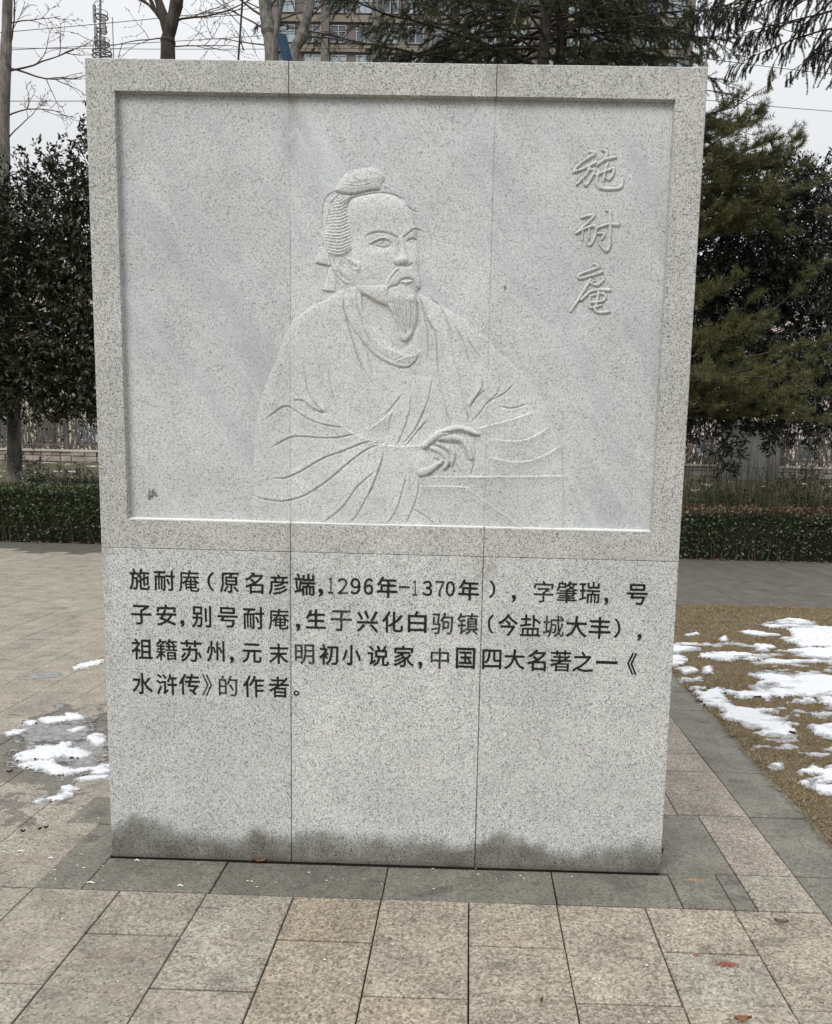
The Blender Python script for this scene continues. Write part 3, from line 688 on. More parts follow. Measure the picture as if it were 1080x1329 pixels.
# hair locks
for k in range(19):
    t = k/18; y = 355+t*420; xl = 170-45*math.sin(min(1, t*1.3)*1.5)+(25*(max(0, t-.75)/.25)); xr = 300+45*t-25*(max(0, t-.85)/.15)
    sg = -18+40*t
    fold(z0([(xl, y-6-10*(1-t)+(40*(1-t)**2)), ((xl*2+xr)/3, y+sg*.75+12*(1-t)**2), ((xl+2*xr)/3, y+sg*.7), (xr, y-22-30*(1-t)**2)]), .0016, True, .006, .0034, .0017, .12)
for L in ([(220,270),(300,262),(400,275),(500,255),(560,230)], [(260,235),(380,245),(470,225),(560,200)], [(330,180),(420,235)], [(300,300),(420,295),(560,268)]): fold(z1(L), .001, True, .008, .0018, .0016)
fold(z1([(178,312),(215,326),(250,338),(330,343),(400,332),(470,315),(540,303),(612,298)]), .003, True, .012, .006, .0028, .05)
fold(z1([(300,470),(298,430),(310,400),(345,372),(400,355),(470,342),(540,330),(640,328),(700,338),(770,365),(830,402)]), .003, True, .010, .005, .0024, .08, (-.2, 1))
fold(z1([(630,232),(700,268),(760,300),(805,325),(835,395),(865,455)]), .004, False, .012, .002, .002, .1)
for L in ([(640,270),(690,300),(720,335)], [(690,270),(740,310),(770,335)], [(620,250),(650,290),(665,318)]): fold(z1(L), .001, True, .005, .002, .0016)
fold(z1([(858,458),(890,485),(952,512)]), .004, False, .006, .006, .0026, .1)
fold(z1([(240,340),(190,370),(150,420),(125,500),(110,590),(105,640)]), .002, True, .010, .0042, .0024, .1, (-1, .3))
fold(z1([(178,312),(120,345),(85,400),(68,480),(62,580),(70,660)]), .0035, False, .014, .0015, .002, .1, (1, -.8))
# bow and ribbons behind the head
dome(z2([(70,372),(74,330),(95,275),(112,225),(150,238),(168,262),(200,300),(210,400),(150,388)]), .007, .018)
fold(z2([(70,372),(110,385),(150,392),(205,405)]), .004, True, .008, .004, .0024, .05)
fold(z2([(95,280),(120,245),(155,240)]), .002, True, .006, .003, .002)
dome(z2([(200,405),(262,420),(262,520),(255,642),(205,645),(143,630),(175,520)]), .004, .012)
fold(z2([(140,630),(180,640),(252,644)]), .004, True, .008, .005, .0026, .03)
fold(z2([(262,500),(262,570),(256,640)]), .001, True, .005, .002, .0018)
fold(z2([(207,420),(207,520),(203,600)]), .001, True, .005, .0015, .0016)
fold(z2([(212,398),(235,440),(262,485),(320,545),(385,578)]), .003, True, .008, .0052, .0026, .04, (.6, .8))
fold(z2([(245,325),(250,370),(268,410),(330,500),(370,525),(412,537)]), .002, True, .007, .004, .0022, .04, (.6, .8))
# ear
caps(z2([(300,330),(285,400),(320,450),(370,480)]), (2.2,2.6,2.2), .003)
caps(z2([(385,335),(440,375),(480,385),(470,440)]), (2.5,3,3), .004)
for L in ([(340,320),(350,360),(325,400)], [(395,355),(440,410),(480,422)], [(375,395),(415,445),(465,460)], [(300,345),(310,400),(350,420)]): fold(z2(L), .001, True, .005, .0034, .002)
# face modelling
gau(495, 275, 26, 14, .004); gau(484, 345, 14, 16, .005); gau(536, 345, 4, 12, .002); gau(498, 330, 12, 4, .002); gau(497, 318, 12, 6, -.0065); gau(535, 314, 5, 5, -.004)
caps(z2([(868,150),(880,200),(890,270),(896,345)]), (3.2,3.6,4.2,6.4), .0085); gau(524, 338.5, 4.5, 4, .005); gau(516, 339.5, 3.4, 3.2, .005); gau(531.5, 340, 2.4, 2.6, .0028)
gau(518, 322, 2.4, 13, -.004); gau(508, 352, 3, 14, -.0015, .55)
fold(z2([(808,378),(830,398),(858,402),(880,396),(915,408),(945,402),(975,380)]), .004, True, .008, .0062, .0028, .08)
fold(z2([(858,165),(848,230),(852,300),(845,330)]), -.001, True, .006, .003, .003, .3, (-1, 0))
fold(z2([(545,132),(580,110),(640,92),(710,94),(770,110),(820,132),(872,150)]), .0042, True, .012, .0052, .0034, .18, (0, 1))
fold(z2([(885,150),(920,118),(955,88),(990,60),(1022,55),(1065,76)]), .004, True, .010, .0048, .0032, .12, (0, 1))
fold(z2([(900,128),(950,82),(1000,40),(1045,62)]), .002, False, .006, 0, .002)
fold(z2([(578,205),(620,186),(660,168),(700,160),(745,168),(780,198)]), .003, True, .006, .0080, .0024, .1, (0, 1))
fold(z2([(598,208),(655,224),(710,230),(758,220),(784,200)]), .0014, False, .006, .0050, .0022, .1, (0, 1))
fold(z2([(640,235),(700,248),(760,232)]), .0012, False, .008, .0018, .003, .3, (0, 1))
gau(498, 316.8, 4.2, 2.6, .0055); gau(498, 316.4, 1.1, 1.1, -.0065); caps(z2([(580,196),(640,162),(700,142),(755,150),(788,186)]), (.8,1.1,1.2,1.1,.8), .0026)
fold(z2([(922,180),(945,160),(975,148),(1008,155)]), .002, True, .005, .007, .0022, .1, (0, 1)); fold(z2([(930,182),(965,186),(1005,164)]), .001, False, .005, .0028, .002, .1, (0, 1)); gau(534, 313.5, 2.2, 1.7, .004); gau(534, 313.2, .8, .8, -.004)
for c0, r in (((498, 316.6), 1.9), ((534, 313.3), 1.2)):
    fold([(c0[0]+r*math.cos(a), c0[1]+r*math.sin(a)) for a in np.linspace(0, 6.28, 9)], 0, True, .004, .0042, .0014, .01)
MOU = z2([(830,420),(900,408),(965,420),(1010,478),(1048,560),(1045,618),(1012,600),(988,550),(960,527),(900,523),(868,545),(845,580),(780,598),(750,650),(718,600),(735,535),(775,470)])
dome(MOU, .0042, .022)
for k in range(12):
    t = k/11; fold(z2([(870-40*t, 425+20*t), (820-60*t, 480+40*t), (770-45*t, 560+50*t)]) if k < 7 else z2([(930+15*(k-7), 430), (975+14*(k-7), 480+6*(k-7)), (1005+8*(k-7), 560)]), 0, True, .004, .0015, .0014, .2)
fold(z2([(755,640),(765,605),(800,596),(840,583),(865,548),(890,528),(960,524),(995,555),(1012,600),(1045,620)]), .0015, True, .007, .0062, .0028, .05, (-.1, 1))
caps(z2([(872,548),(920,560),(970,548)]), (1.2,2.4,1.2), .0075)
gau(527, 372, 8, 3, .002)
# jaw, neck, beard
PB = W2(BEARD); s_ = box_of(PB, .012); sdb = sdist(GXX[s_], GZZ[s_], smoothline(np.vstack([PB, PB[:1]]))[:-1]); up_ = np.clip((GZZ[s_]-PB[:, 1].min())/(PB[:, 1].max()-PB[:, 1].min()), 0, 1)
tb = np.clip(sdb/.016, 0, 1); Hh[s_] = np.where(sdb > 0, np.maximum(Hh[s_], .0075+(.004+.011*up_**.8)*(1-(1-tb)**2)**.5), Hh[s_])
for k in range(13):
    x = 507+k*2.6; xe = 522+k*1.1; fold([(x, 388+abs(k-6)*.5), ((x+xe)/2+1.5*math.sin(k*2.1), 412), (xe+1.2*math.sin(k*1.7), 438-abs(k-5)*1.2)], 0, True, .003, .0052, .0018, .12)
fold(z3([(308,90),(340,108),(375,128),(430,162),(480,184),(532,202)]), .0035, True, .018, .005, .0032, .06)
fold(z3([(530,205),(548,240),(575,275),(592,320),(612,352),(625,410),(640,450)]), .004, True, .010, .0055, .003, .1, (1, .6))
# scarf and collars
SC = z3([(120,150),(135,100),(200,90),(245,170),(262,260),(300,330),(345,400),(400,478),(460,545),(540,592),(620,610),(690,590),(740,560),(780,470),(815,380),(835,440),(835,560),(815,670),(780,725),(720,768),(650,772),(590,755),(500,712),(400,645),(310,545),(245,460),(190,390),(140,300)])
dome(SC, .0038, .02)
fold(z3([(122,150),(122,240),(150,310),(195,395),(240,462),(310,552),(400,652),(500,718),(590,757),(650,773),(720,770),(780,726),(822,665)]), .003, True, .010, .0048, .0024, .06, (.5, .8))
for L in ([(245,245),(290,315),(345,400),(400,480),(460,548),(540,597),(620,612),(692,590)], [(600,705),(650,682),(700,662),(780,650),(832,608)]): fold(z3(L), .004, False, .010, .0015, .002, .08)
for L in ([(175,150),(235,240),(290,340),(325,420),(350,500),(400,590),(470,650),(560,700),(660,735),(750,738)], [(590,708),(640,690),(700,670)]): fold(z3(L), .0025, False, .008, .0028, .0022, .1)
for L in ([(240,60),(240,150),(265,260),(320,430),(380,560)], [(130,240),(165,370),(200,500),(240,640),(290,770),(330,865)], [(290,545),(340,645),(372,765),(390,860)], [(165,0),(180,80),(210,200)], [(295,90),(295,180),(310,260)]): fold(z3(L), .003, True, .010, .0050, .0022, .12, (-.8, .6))
fold(z3([(795,90),(800,160),(815,250),(828,350),(822,480),(820,640)]), .002, True, .010, .0034, .0022, .1, (1, 0))
fold(z3([(795,60),(835,130),(860,210),(880,290),(930,370),(975,440),(988,520),(992,640),(1005,780),(1010,860)]), .003, True, .012, .004, .0024, .08, (1, .3))
for L in ([(870,300),(895,400),(908,520),(905,680)], [(750,440),(745,520),(735,560)], [(960,470),(950,600),(948,700)]): fold(z3(L), .001, True, .008, .002, .0018, .3)
for L in ([(860,0),(858,90),(860,165),(895,290),(935,430),(980,570),(1030,680),(1080,775)], [(500,600),(520,720),(545,870),(600,970),(700,1062)], [(630,640),(660,720),(690,780)], [(410,860),(480,940),(560,1012),(690,1058)], [(720,700),(760,900),(810,1060)]): fold(z4(L), .0032, True, .014, .0046, .0023, .12, (-.7, .7))
fold(z4([(735,35),(715,110),(702,200),(698,280)]), .003, False, .010, .0015, .002, .2, (-1, .2))
fold(z4([(780,5),(700,65),(600,110),(500,180),(390,262)]), .0045, False, .02, 0, .002, .1)
for L in ([(275,20),(320,90),(350,200),(400,285),(440,362),(456,450),(462,600),(480,750),(505,900),(540,1050),(572,1150)], [(400,60),(470,110),(510,170),(548,250),(585,350),(600,440)], [(500,170),(550,290),(580,420),(600,560),(640,700),(665,840),(692,960),(732,1110)],
          [(620,300),(680,430),(735,600),(740,640)], [(340,210),(370,320),(380,450),(380,600)]): fold(z7(L), .004, True, .014, .0050, .0023, .08, (1, .5))
fold(z7([(690,350),(740,440),(785,510),(825,570)]), .003, False, .012, .003, .002, .15)
for L in ([(415,740),(400,830),(372,950),(312,1090),(250,1212)], [(225,920),(215,1050),(172,1200)], [(140,900),(60,1000),(0,1060)], [(850,740),(848,830),(800,910),(738,1015)], [(872,855),(815,910)], [(60,1060),(35,1150),(40,1215)], [(340,1140),(300,1200)]): fold(z7(L), .003, True, .012, .0048, .0022, .12, (-.6, .8))
fold(z7([(290,5),(400,62),(500,125),(640,197),(740,270),(850,370),(910,412)]), .004, False, .02, 0, .002, .1)
# sleeves
for L, g in (([(160,140),(200,110),(240,80),(270,58),(295,48),(340,52),(400,92),(480,142),(560,176),(640,196),(772,213)], .005), ([(200,362),(260,330),(345,287),(430,280),(520,286),(600,292),(660,292),(720,288),(800,270),(862,265)], .005),
             ([(205,603),(290,606),(350,586),(420,555),(520,495),(620,440),(730,402),(850,355),(930,325),(995,318)], .0066), ([(50,738),(100,755),(150,768),(260,784),(350,772),(440,745),(540,690),(620,635),(700,570),(780,500),(860,435),(950,375),(1035,345)], .0062),
             ([(585,955),(680,890),(760,820),(820,735),(860,680),(920,620),(1012,545)], .0042), ([(805,955),(870,880),(920,790),(970,700),(1020,590),(1055,490),(1068,430)], .0036), ([(370,0),(440,2),(500,45),(560,80),(612,100)], .005), ([(520,0),(560,50),(612,98)], .0032), ([(380,640),(410,680),(440,725)], .002)):
    fold(z5(L), .0034, True, .018, g, .0026, .10)
fold(z5([(610,95),(680,140),(780,215),(870,265),(950,300),(1040,322),(1085,335)])+z6([(60,302),(150,320),(250,328),(350,328),(480,320)]), .007, False, .030, .0010, .002, .06)
for L in ([(865,80),(900,150),(950,215),(1005,300)], [(975,195),(1030,160),(1075,130)], [(690,50),(730,150)]): fold(z5(L), .0028, False, .012, .001, .002)
for L in ([(0,165),(60,130),(140,65),(200,15)], [(450,590),(700,594),(1090,597)], [(445,675),(700,678),(860,685)], [(860,685),(920,735),(1005,800),(1085,850)]): fold(z6(L), .005, False, .016, .0012, .002, .08)
for L in ([(130,375),(100,480),(70,570),(30,670),(0,750)], [(325,590),(290,720),(240,880),(150,1020)], [(430,620),(425,730),(390,850),(350,940),(335,995)], [(385,885),(480,940),(550,1000),(605,1038)], [(480,10),(440,110),(400,180),(300,305)], [(500,110),(430,190),(370,260),(322,322)], [(340,40),(310,150),(265,270),(240,312)], [(670,0),(690,80),(710,142)], [(850,50),(870,102)], [(915,250),(925,380),(915,480),(880,585)], [(280,570),(320,650)], [(350,600),(360,700)]): fold(z6(L), .003, True, .012, .0050, .0024, .1, (-.5, .9))
for L in ([(0,942),(160,943),(400,945),(697,939)], [(150,1105),(220,1160),(300,1210),(440,1312)], [(95,620),(200,590),(350,550),(440,518),(480,500)], [(230,688),(330,702),(420,695),(500,665),(605,598)], [(205,810),(300,836),(400,845),(500,825),(600,780),(678,732)]): fold(z8(L), .0056, False, .018, .0008, .002, .06)
fold(z8([(697,940),(690,1100),(692,1320)]), .003, False, .012, 0, .002, .05, (1, 0))
fold(z8([(190,25),(230,70),(300,135),(400,230),(500,330),(570,440),(612,545),(640,640),(678,740),(692,850),(697,940)]), .004, False, .02, 0, .002, .05, (1, .6))
for L in ([(262,465),(320,479),(380,472),(440,450)], [(60,580),(130,500),(175,440),(240,405),(300,370),(358,308)], [(50,475),(90,410),(130,360),(145,300)], [(90,412),(155,352)], [(40,20),(75,70),(122,130)], [(175,440),(240,380),(260,330)], [(0,350),(30,480),(45,580)]): fold(z8(L), .0022, True, .010, .0046, .0024, .12)
# hand
HB = float(np.max(Hh[box_of(W2([(560,590),(561,591)]), .004)]))+.001
dome(HANDP, .006, .03)
hm = []
for L, r, A, bs in ((z6([(480,330),(570,250),(680,200),(780,175),(880,200),(950,228)]), (5,6.2,5.6,5.2,4.2,2.8), .013, HB+.006),
                (z6([(600,262),(720,258),(800,268),(850,320),(878,390),(890,440)]), (5.2,5.6,5.4,5.2,4.2,2.6), .012, HB+.002),
                (z6([(590,305),(680,345),(730,385),(728,440),(712,490)]), (4,4.6,4.4,4,2.8), .010, HB+.001),
                (z6([(545,345),(620,375),(668,425),(675,480),(655,530)]), (4.4,5,4.8,4.2,2.8), .010, HB+.004),
                (z6([(455,560),(530,540),(590,495),(635,465)]), (6.5,5.5,4.2,3), .009, HB+.004)):
    hm.append(caps(L, tuple(x*.84 for x in r), A*.95, bs))
for L in ([(640,212),(700,212),(780,196),(850,212),(910,240),(968,240)], [(600,285),(650,297),(700,308),(770,312),(830,380),(862,450),(895,458)], [(548,330),(620,345),(690,398),(715,455)], [(440,602),(500,598),(545,560),(600,515),(645,480)], [(560,440),(600,455),(650,480)], [(650,540),(690,508),(718,470)], [(735,550),(755,565)]):
    fold(z6(L), 0, True, .006, .0075, .0030, .05)
# calligraphy in relief
zc = lambda L: zz(720, 180, 5.314, L)
CH = [[([(240,90),(275,105),(215,145),(155,192),(133,225)], (2,3,2,1.6,1.6)), ([(133,228),(200,207),(285,163)], (2,2,2.2)), ([(237,205),(215,250),(150,318)], (2,1.8,1)), ([(238,212),(272,222),(252,270),(215,325),(200,290)], (1.6,2.2,1.8,1.6,1)),
       ([(325,78),(360,95),(342,145),(290,185)], (1.4,2.4,1.8,1.2)), ([(300,168),(345,145),(415,130)], (1.4,2,2.2)), ([(283,250),(340,228),(408,204)], (1.6,1.8,2)), ([(410,205),(402,245),(375,283),(348,268)], (2,1.8,1.6,1)), ([(368,165),(345,230),(336,292)], (1.4,1.6,1)),
       ([(305,222),(290,285),(298,328),(345,347),(430,344),(463,325),(468,272)], (1.8,2,2.2,2.2,2.2,2.4,1))],
      [([(185,545),(232,532),(270,530),(228,580),(150,650)], (1.8,2,2.4,1.6,1)), ([(148,652),(205,622),(275,603),(285,640),(268,700),(240,735),(218,700)], (1.6,1.8,2,1.8,1.8,2,1)), ([(192,640),(188,700)], (1.4,1.2)), ([(238,628),(234,692)], (1.4,1.2)),
       ([(290,618),(365,592),(435,596)], (1.6,2,2.6)), ([(355,495),(382,515),(382,640),(378,740),(352,775),(308,728)], (1.4,2.4,2,2,2.2,1)), ([(300,655),(342,660),(325,692)], (1.6,2,1.6))],
      [([(268,865),(302,885),(230,915),(168,940),(172,965),(250,945),(325,920)], (1.6,2.6,1.8,1.6,1.8,2,2.2)), ([(245,972),(200,1050),(150,1130),(108,1192)], (2,2,1.8,1.2)), ([(325,955),(335,975),(290,1010),(250,998),(272,982)], (1.6,2.2,1.8,1.4,1.2)),
       ([(180,1115),(232,1060),(300,1043),(380,1045)], (1.4,1.6,2,2.4)), ([(245,1055),(185,1112)], (1.4,1.4)), ([(243,1085),(325,1068),(350,1085),(330,1120),(242,1132)], (1.6,1.8,2,1.6,1.4)), ([(242,1088),(245,1165),(322,1148)], (1.6,1.6,1.6)), ([(303,1045),(290,1130),(277,1180),(312,1200),(375,1194)], (1.6,1.8,1.8,2,2))]]
Hbg = Hh.copy(); chm = []
for ch in CH:
    mk = np.zeros(Hh.shape, bool)
    for L, r in ch:
        m_, s = caps(zc(L), tuple(x*1.05 for x in r), .0075, 0.0); mk[s] |= m_
        dd = pdist(GXX[s], GZZ[s], smoothline(W2(zc(L))))[0]; Hh[s] -= np.where(~mk[s], .0022*np.exp(-((dd-.005)/.0035)**2), 0)
    chm.append(mk)
# incised seams between the three slabs
for k in (1, 2):
    d = np.abs(GXX-JX[k]); j_ = np.argmin(np.abs(xs-JX[k])); dp = (.0034 if k == 2 else .0012+.0018*(zs < 2.28)*(zs > 0)); Hh[:, j_] = Hh[:, j_]-dp
Hh = np.clip(Hh, -.01, .034)
np.random.seed(3); Hh += .00035*np.random.randn(*Hh.shape)
YY = DEP - Hh*.9
V = np.stack([GXX, YY, GZZ], -1).reshape(-1, 3); nx = len(xs)
JJ, II = np.meshgrid(np.arange(len(zs)-1), np.arange(nx-1), indexing='ij')
fi = (JJ*nx+II).ravel(); QF = np.stack([fi, fi+1, fi+1+nx, fi+nx], 1)
cxx = (GXX[:-1, :-1]+GS/2).ravel(); czz = (GZZ[:-1, :-1]+GS/2).ravel()
owner = np.digitize(cxx, [JX[1], JX[2]])
def inside(poly, code):
    P = W2(poly); P = smoothline(np.vstack([P, P[:1]]))[:-1]; m = (cxx > P[:, 0].min()) & (cxx < P[:, 0].max()) & (czz > P[:, 1].min()) & (czz < P[:, 1].max())
    i = np.nonzero(m)[0]; owner[i[sdist(cxx[i], czz[i], P) > 0]] = code
inside(ROBE, 3); inside(SC, 3); inside([(455,375),(543,381),(545,420),(541,462),(500,450),(470,415)], 3); inside(z1([(178,312),(85,400),(62,580),(70,700),(110,700),(125,500),(190,370),(250,340)]), 5)
inside(z2([(70,372),(74,330),(95,275),(112,225),(150,238),(168,262),(200,300),(215,400),(150,388)]), 5); inside(z2([(200,400),(245,325),(300,320),(420,330),(470,430),(412,545),(385,578),(320,545),(262,500),(255,642),(205,645),(143,630),(175,520)]), 5)
inside(FACE, 4); inside(BEARD, 6); inside(HAIR, 5); inside(BUN, 5); inside(HANDP, 7)
for m_, s in hm:
    t = np.zeros(Hh.shape, bool); t[s] = m_; owner[t[:-1, :-1].ravel()] = 7
inside([(545,618),(731,617),(734,700),(560,700),(575,660)], 8)
for k, mk in enumerate(chm): owner[mk[:-1, :-1].ravel()] = 9+k
def piece(name, code, parent, m=None):
    F = QF[owner == code]
    used = np.unique(F); rm = np.full(len(V), -1); rm[used] = np.arange(len(used))
    return link(name, mesh(name, V[used], rm[F], m or M_field, smooth=True), parent)
for k in range(3): piece('recessed_face', k, slabs_up[k])
robe = piece('carved_robe', 3, stele, M_carved); piece('carved_hand', 7, robe, M_carved); piece('carved_table', 8, robe, M_carved)
head = piece('carved_head', 4, stele, M_carved); piece('carved_hair', 5, head, M_carved); piece('carved_beard', 6, head, M_carved)
for k in range(3): piece('calligraphy_character', 9+k, stele, M_carved)

# ---- black inscription
TXT = [('施',168,194.4,738,765.6),('耐',200,227,740,766.7),('庵',232,259,740,768),('（',269,278,742,767),('原',285.5,310,743,769.5),('名',318,342,743,771),('彦',348.5,374.5,745,772),('端',382,409,744.5,772.7),(',',413,419.5,764,774.5),
('1*',426,433,749.5,770.5),('2*',438,451.5,750,771),('9',455,468,750,771.5),('6',472,484.5,750.5,772),('年',489,516,748,776),('-*',518,532,760.6,763.4),('1*',535.5,542,753,773),('3',548.5,561,753.5,773.5),('7*',565.5,577,754,774),('0',578.5,590.5,754,774),('年',595,622,752,779),
('）',635,643,753,776),(',',664,669.5,772,782),('字*',692.7,718.5,754,782),('肇',722,749.5,754,782.7),('瑞',752,779,755,782.7),(',',784,789.5,775.5,785.5),('号',813.5,841,758,785),
('子',170,196.7,785,810.5),('安',203,229,784.5,812),(',',234,240,804.5,814),('别',249,274.5,786,814.5),('号',282,308.5,788,814.5),('耐',315.5,342.7,788,816.7),('庵',348.5,375,789.5,817),(',',384,390,809,819),('生',396.7,423,791,816),('于*',429,456.7,792,819),('兴',463.3,490.7,792,820),
('化',496,523.3,793.3,820.7),('白',529.3,553.8,793.3,821),('驹*',560,588,795,823),('镇*',593.3,620.7,795.5,823.5),('（',633,640.7,797.3,822),('今',646.7,672,796.7,825.5),('盐',675,702,797.8,825.5),('城*',705,732,799,827),('大',734.4,762,799.5,827),('丰',764,792.7,800.4,829),('）',797,805.5,802.7,828),(',',827,832.7,822.7,831.5),
('祖',170.7,198,828.5,856),('籍',202,230,829,856.7),('苏',234.4,262,830.7,859),('州',268,291.5,832,859),(',',298,304,852,861),('元',314.4,339.5,835,860.4),('末',349.3,374.4,835,861.8),('明*',382.7,407.8,836,862),('初',414.4,439.5,836,863),('小',444,468.4,836.7,863.3),('说',476.7,505,837.8,864.4),('家',511,537.3,837.8,866),(',',542.7,548.4,858.4,867.8),
('中*',559,582.7,840.7,867.8),('国',591.6,616.7,840.7,868),('四',626,651,842.7,868.4),('大',654.4,681,842.7,869),('名',684.4,709,842.7,871),('著',714,741.6,844,871.6),('之',743.3,770.4,845.6,872),('一',773.3,801.6,858.0,861.8),('《',814,826.7,847,875.6),
('水',172,198,873.3,901),('浒',203.3,230,874.4,901.8),('传',232,259.6,874.4,902),('》*',262.7,275.6,875,902.7),('的*',284,308.4,876.7,903.3),('作',315.6,342.7,876.7,905),('者',349,375,878,905.6),('。',380.7,388.4,896,903.3)]
glyph = {}
for ch, u0, u1, v0, v1 in TXT:
    fade = ch.endswith('*'); ch = ch[0]; g = chr(ord(ch)+0xFEE0) if ch in '0123679' else ch
    if g not in glyph:
        cu = bpy.data.curves.new('inscribed_character', 'FONT'); cu.body = g; cu.size = 1; cu.resolution_u = 3
        to = bpy.data.objects.new('tmp', cu); COL.objects.link(to); bpy.context.view_layer.update()
        me = bpy.data.meshes.new_from_object(to.evaluated_get(bpy.context.evaluated_depsgraph_get())); bpy.data.objects.remove(to)
        cov = np.zeros(len(me.vertices)*3, dtype=np.float32); me.vertices.foreach_get('co', cov); glyph[g] = (cov.reshape(-1, 3).astype(float), [tuple(p.vertices) for p in me.polygons]); bpy.data.meshes.remove(me)
    cov, FF = glyph[g]; mn, mx_ = cov.min(0), cov.max(0)
    e = .0 if ch in '一-' else (.0004 if fade else .0006 if ch in '籍肇瑞著镇驹盐庵' else .0011)
    xl_, xr_ = at(u0, (v0+v1)/2, 0)[0], at(u1, (v0+v1)/2, 0)[0]; um = (u0+u1)/2; zb_, zt_ = at(um, v1, 0)[2], at(um, v0, 0)[2]
    q = MB()
    for k, (dx, dz) in enumerate(((0,0),(1,0),(-1,0),(0,1),(0,-1),(.7,.7),(-.7,.7),(.7,-.7),(-.7,-.7))):   # the cut strokes are a little wider than the drawn outline
        if k and e == 0: break
        P = np.zeros((len(cov), 3)); P[:, 0] = (xr_-xl_-2*e)*((cov[:, 0]-mn[0])/(mx_[0]-mn[0]+1e-6)-.5); P[:, 2] = (zt_-zb_-2*e)*((cov[:, 1]-mn[1])/(mx_[1]-mn[1]+1e-6)-.5)
        P[:, 0] += .0006*np.sin(P[:, 2]*190+um)+dx*e; P[:, 2] += .0006*np.sin(P[:, 0]*170+um)+dz*e; P[:, 1] = -.00006*k
        q.add(P, FF)
    o = q.build('inscribed_character', M_faded if fade else M_text, stele); o.location = ((xl_+xr_)/2, -.0006, (zb_+zt_)/2)

# ================================================================== planting and background
def unit(v): v = np.asarray(v, float); return v/(np.linalg.norm(v)+1e-9)
def leaves(P, D, L, Wd, Nrm=None, fold_=.25):
    """folded leaf quads: base P, direction D, length L, width Wd"""
    n = len(P); D = D/(np.linalg.norm(D, axis=1)[:, None]+1e-9)
    R = rng.normal(size=(n, 3)) if Nrm is None else Nrm
    S = np.cross(D, R); S /= np.linalg.norm(S, axis=1)[:, None]+1e-9; Nn = np.cross(S, D)
    L = L[:, None]; Wd = Wd[:, None]
    a = P; t = P+D*L; m = P+D*L*.48+Nn*L*.06
    l = m-S*Wd*.5+Nn*Wd*fold_*.5; r = m+S*Wd*.5+Nn*Wd*fold_*.5
    V = np.stack([a, l, t, r], 1).reshape(-1, 3); i = np.arange(n)*4
    F = np.concatenate([np.stack([i, i+2, i+1], 1), np.stack([i, i+3, i+2], 1)])
    return V, F
def obj_arr(name, V, F, m, parent, loc, kind=None):
    return link(name, mesh(name, V-np.asarray(loc, float), F, m), parent, kind)
def bark(name, a, b_, sc=18, bump=.8, white=None):
    m, nt, b = mat(name); N = NT(nt); p = N.pos()
    n = N.noise(N.mapping(p, scale=(1,1,.25)), sc, 6, .7); c = N.mix(N.mr(n, .35, .65), a, b_)
    c = N.mix(N.mr(N.noise(p, 3.3, 4), .5, .66, 0, .6), c, tuple(x*.5 for x in a))
    if white:
        sp_ = N.n('ShaderNodeSeparateXYZ'); N.l(p, sp_.inputs[0]); f = N.mr(N.math('ADD', sp_.outputs[2], N.mr(n, .3, .7, -.15, .15)), white+.05, white-.05, 0, .75)
        c = N.mix(f, c, (.42,.40,.36))
    N.l(c, b.inputs['Base Color']); spec(b, .9, .2); N.bump(n, bump, .02, b); return m
M_bark = bark('pale_bark', (.10,.09,.078), (.24,.225,.20), white=1.05); M_bark2 = bark('dark_bark', (.035,.028,.024), (.085,.072,.062)); M_bark3 = bark('grey_bark', (.09,.085,.075), (.26,.25,.225))
M_twig = simple('twig_bark', (.085,.065,.052), .9, 12, .4)

def broadcrown(lumps, n, ll, lw, droop=.35, shell=.55, clump=.22):
    """leaves gathered on twigs spread through ellipsoid lumps"""
    vol = np.array([a*b*c for _, (a, b, c) in lumps]); pick = rng.choice(len(lumps), n//14, p=vol/vol.sum())
    C0 = np.array([lumps[i][0] for i in pick], float); A = np.array([lumps[i][1] for i in pick], float)
    d = rng.normal(size=C0.shape); d /= np.linalg.norm(d, axis=1)[:, None]
    rr = (shell+(1-shell)*rng.random(len(d))**.6)[:, None]; rr = np.where(rng.random((len(d),1)) < .22, rng.random((len(d),1))**.5*shell, rr)
    K = C0+d*A*rr*(1+.10*rng.normal(size=(len(d),1)))
    tw = d+np.array([0,0,.15])+.5*rng.normal(size=d.shape); tw /= np.linalg.norm(tw, axis=1)[:, None]; TL = rng.uniform(.5, 1.4, len(K))*clump
    t = np.tile(np.linspace(0, 1, 14), len(K)); k = np.repeat(np.arange(len(K)), 14)
    P = K[k]+tw[k]*(t*TL[k])[:, None]+rng.normal(size=(len(k), 3))*.012
    D = tw[k]*.7+rng.normal(size=P.shape)*.75; D[:, 2] -= droop
    V, F = leaves(P, D, rng.uniform(.75, 1.25, len(P))*ll, rng.uniform(.8, 1.2, len(P))*lw, Nrm=np.array([0,0,1.])+.7*rng.normal(size=P.shape))
    return V, F, K, tw, TL
def inner_twigs(q, root, K, tw, TL, nmax, r0=.012):
    idx = rng.permutation(len(K))[:nmax]
    for i in idx:
        a = K[i]+tw[i]*TL[i]; b = K[i]; c = root+(b-root)*.45+rng.normal(size=3)*.12; q.tube([c, (b+c)/2+rng.normal(size=3)*.05, b, a], [r0, r0*.7, r0*.4, r0*.15], 3, False)

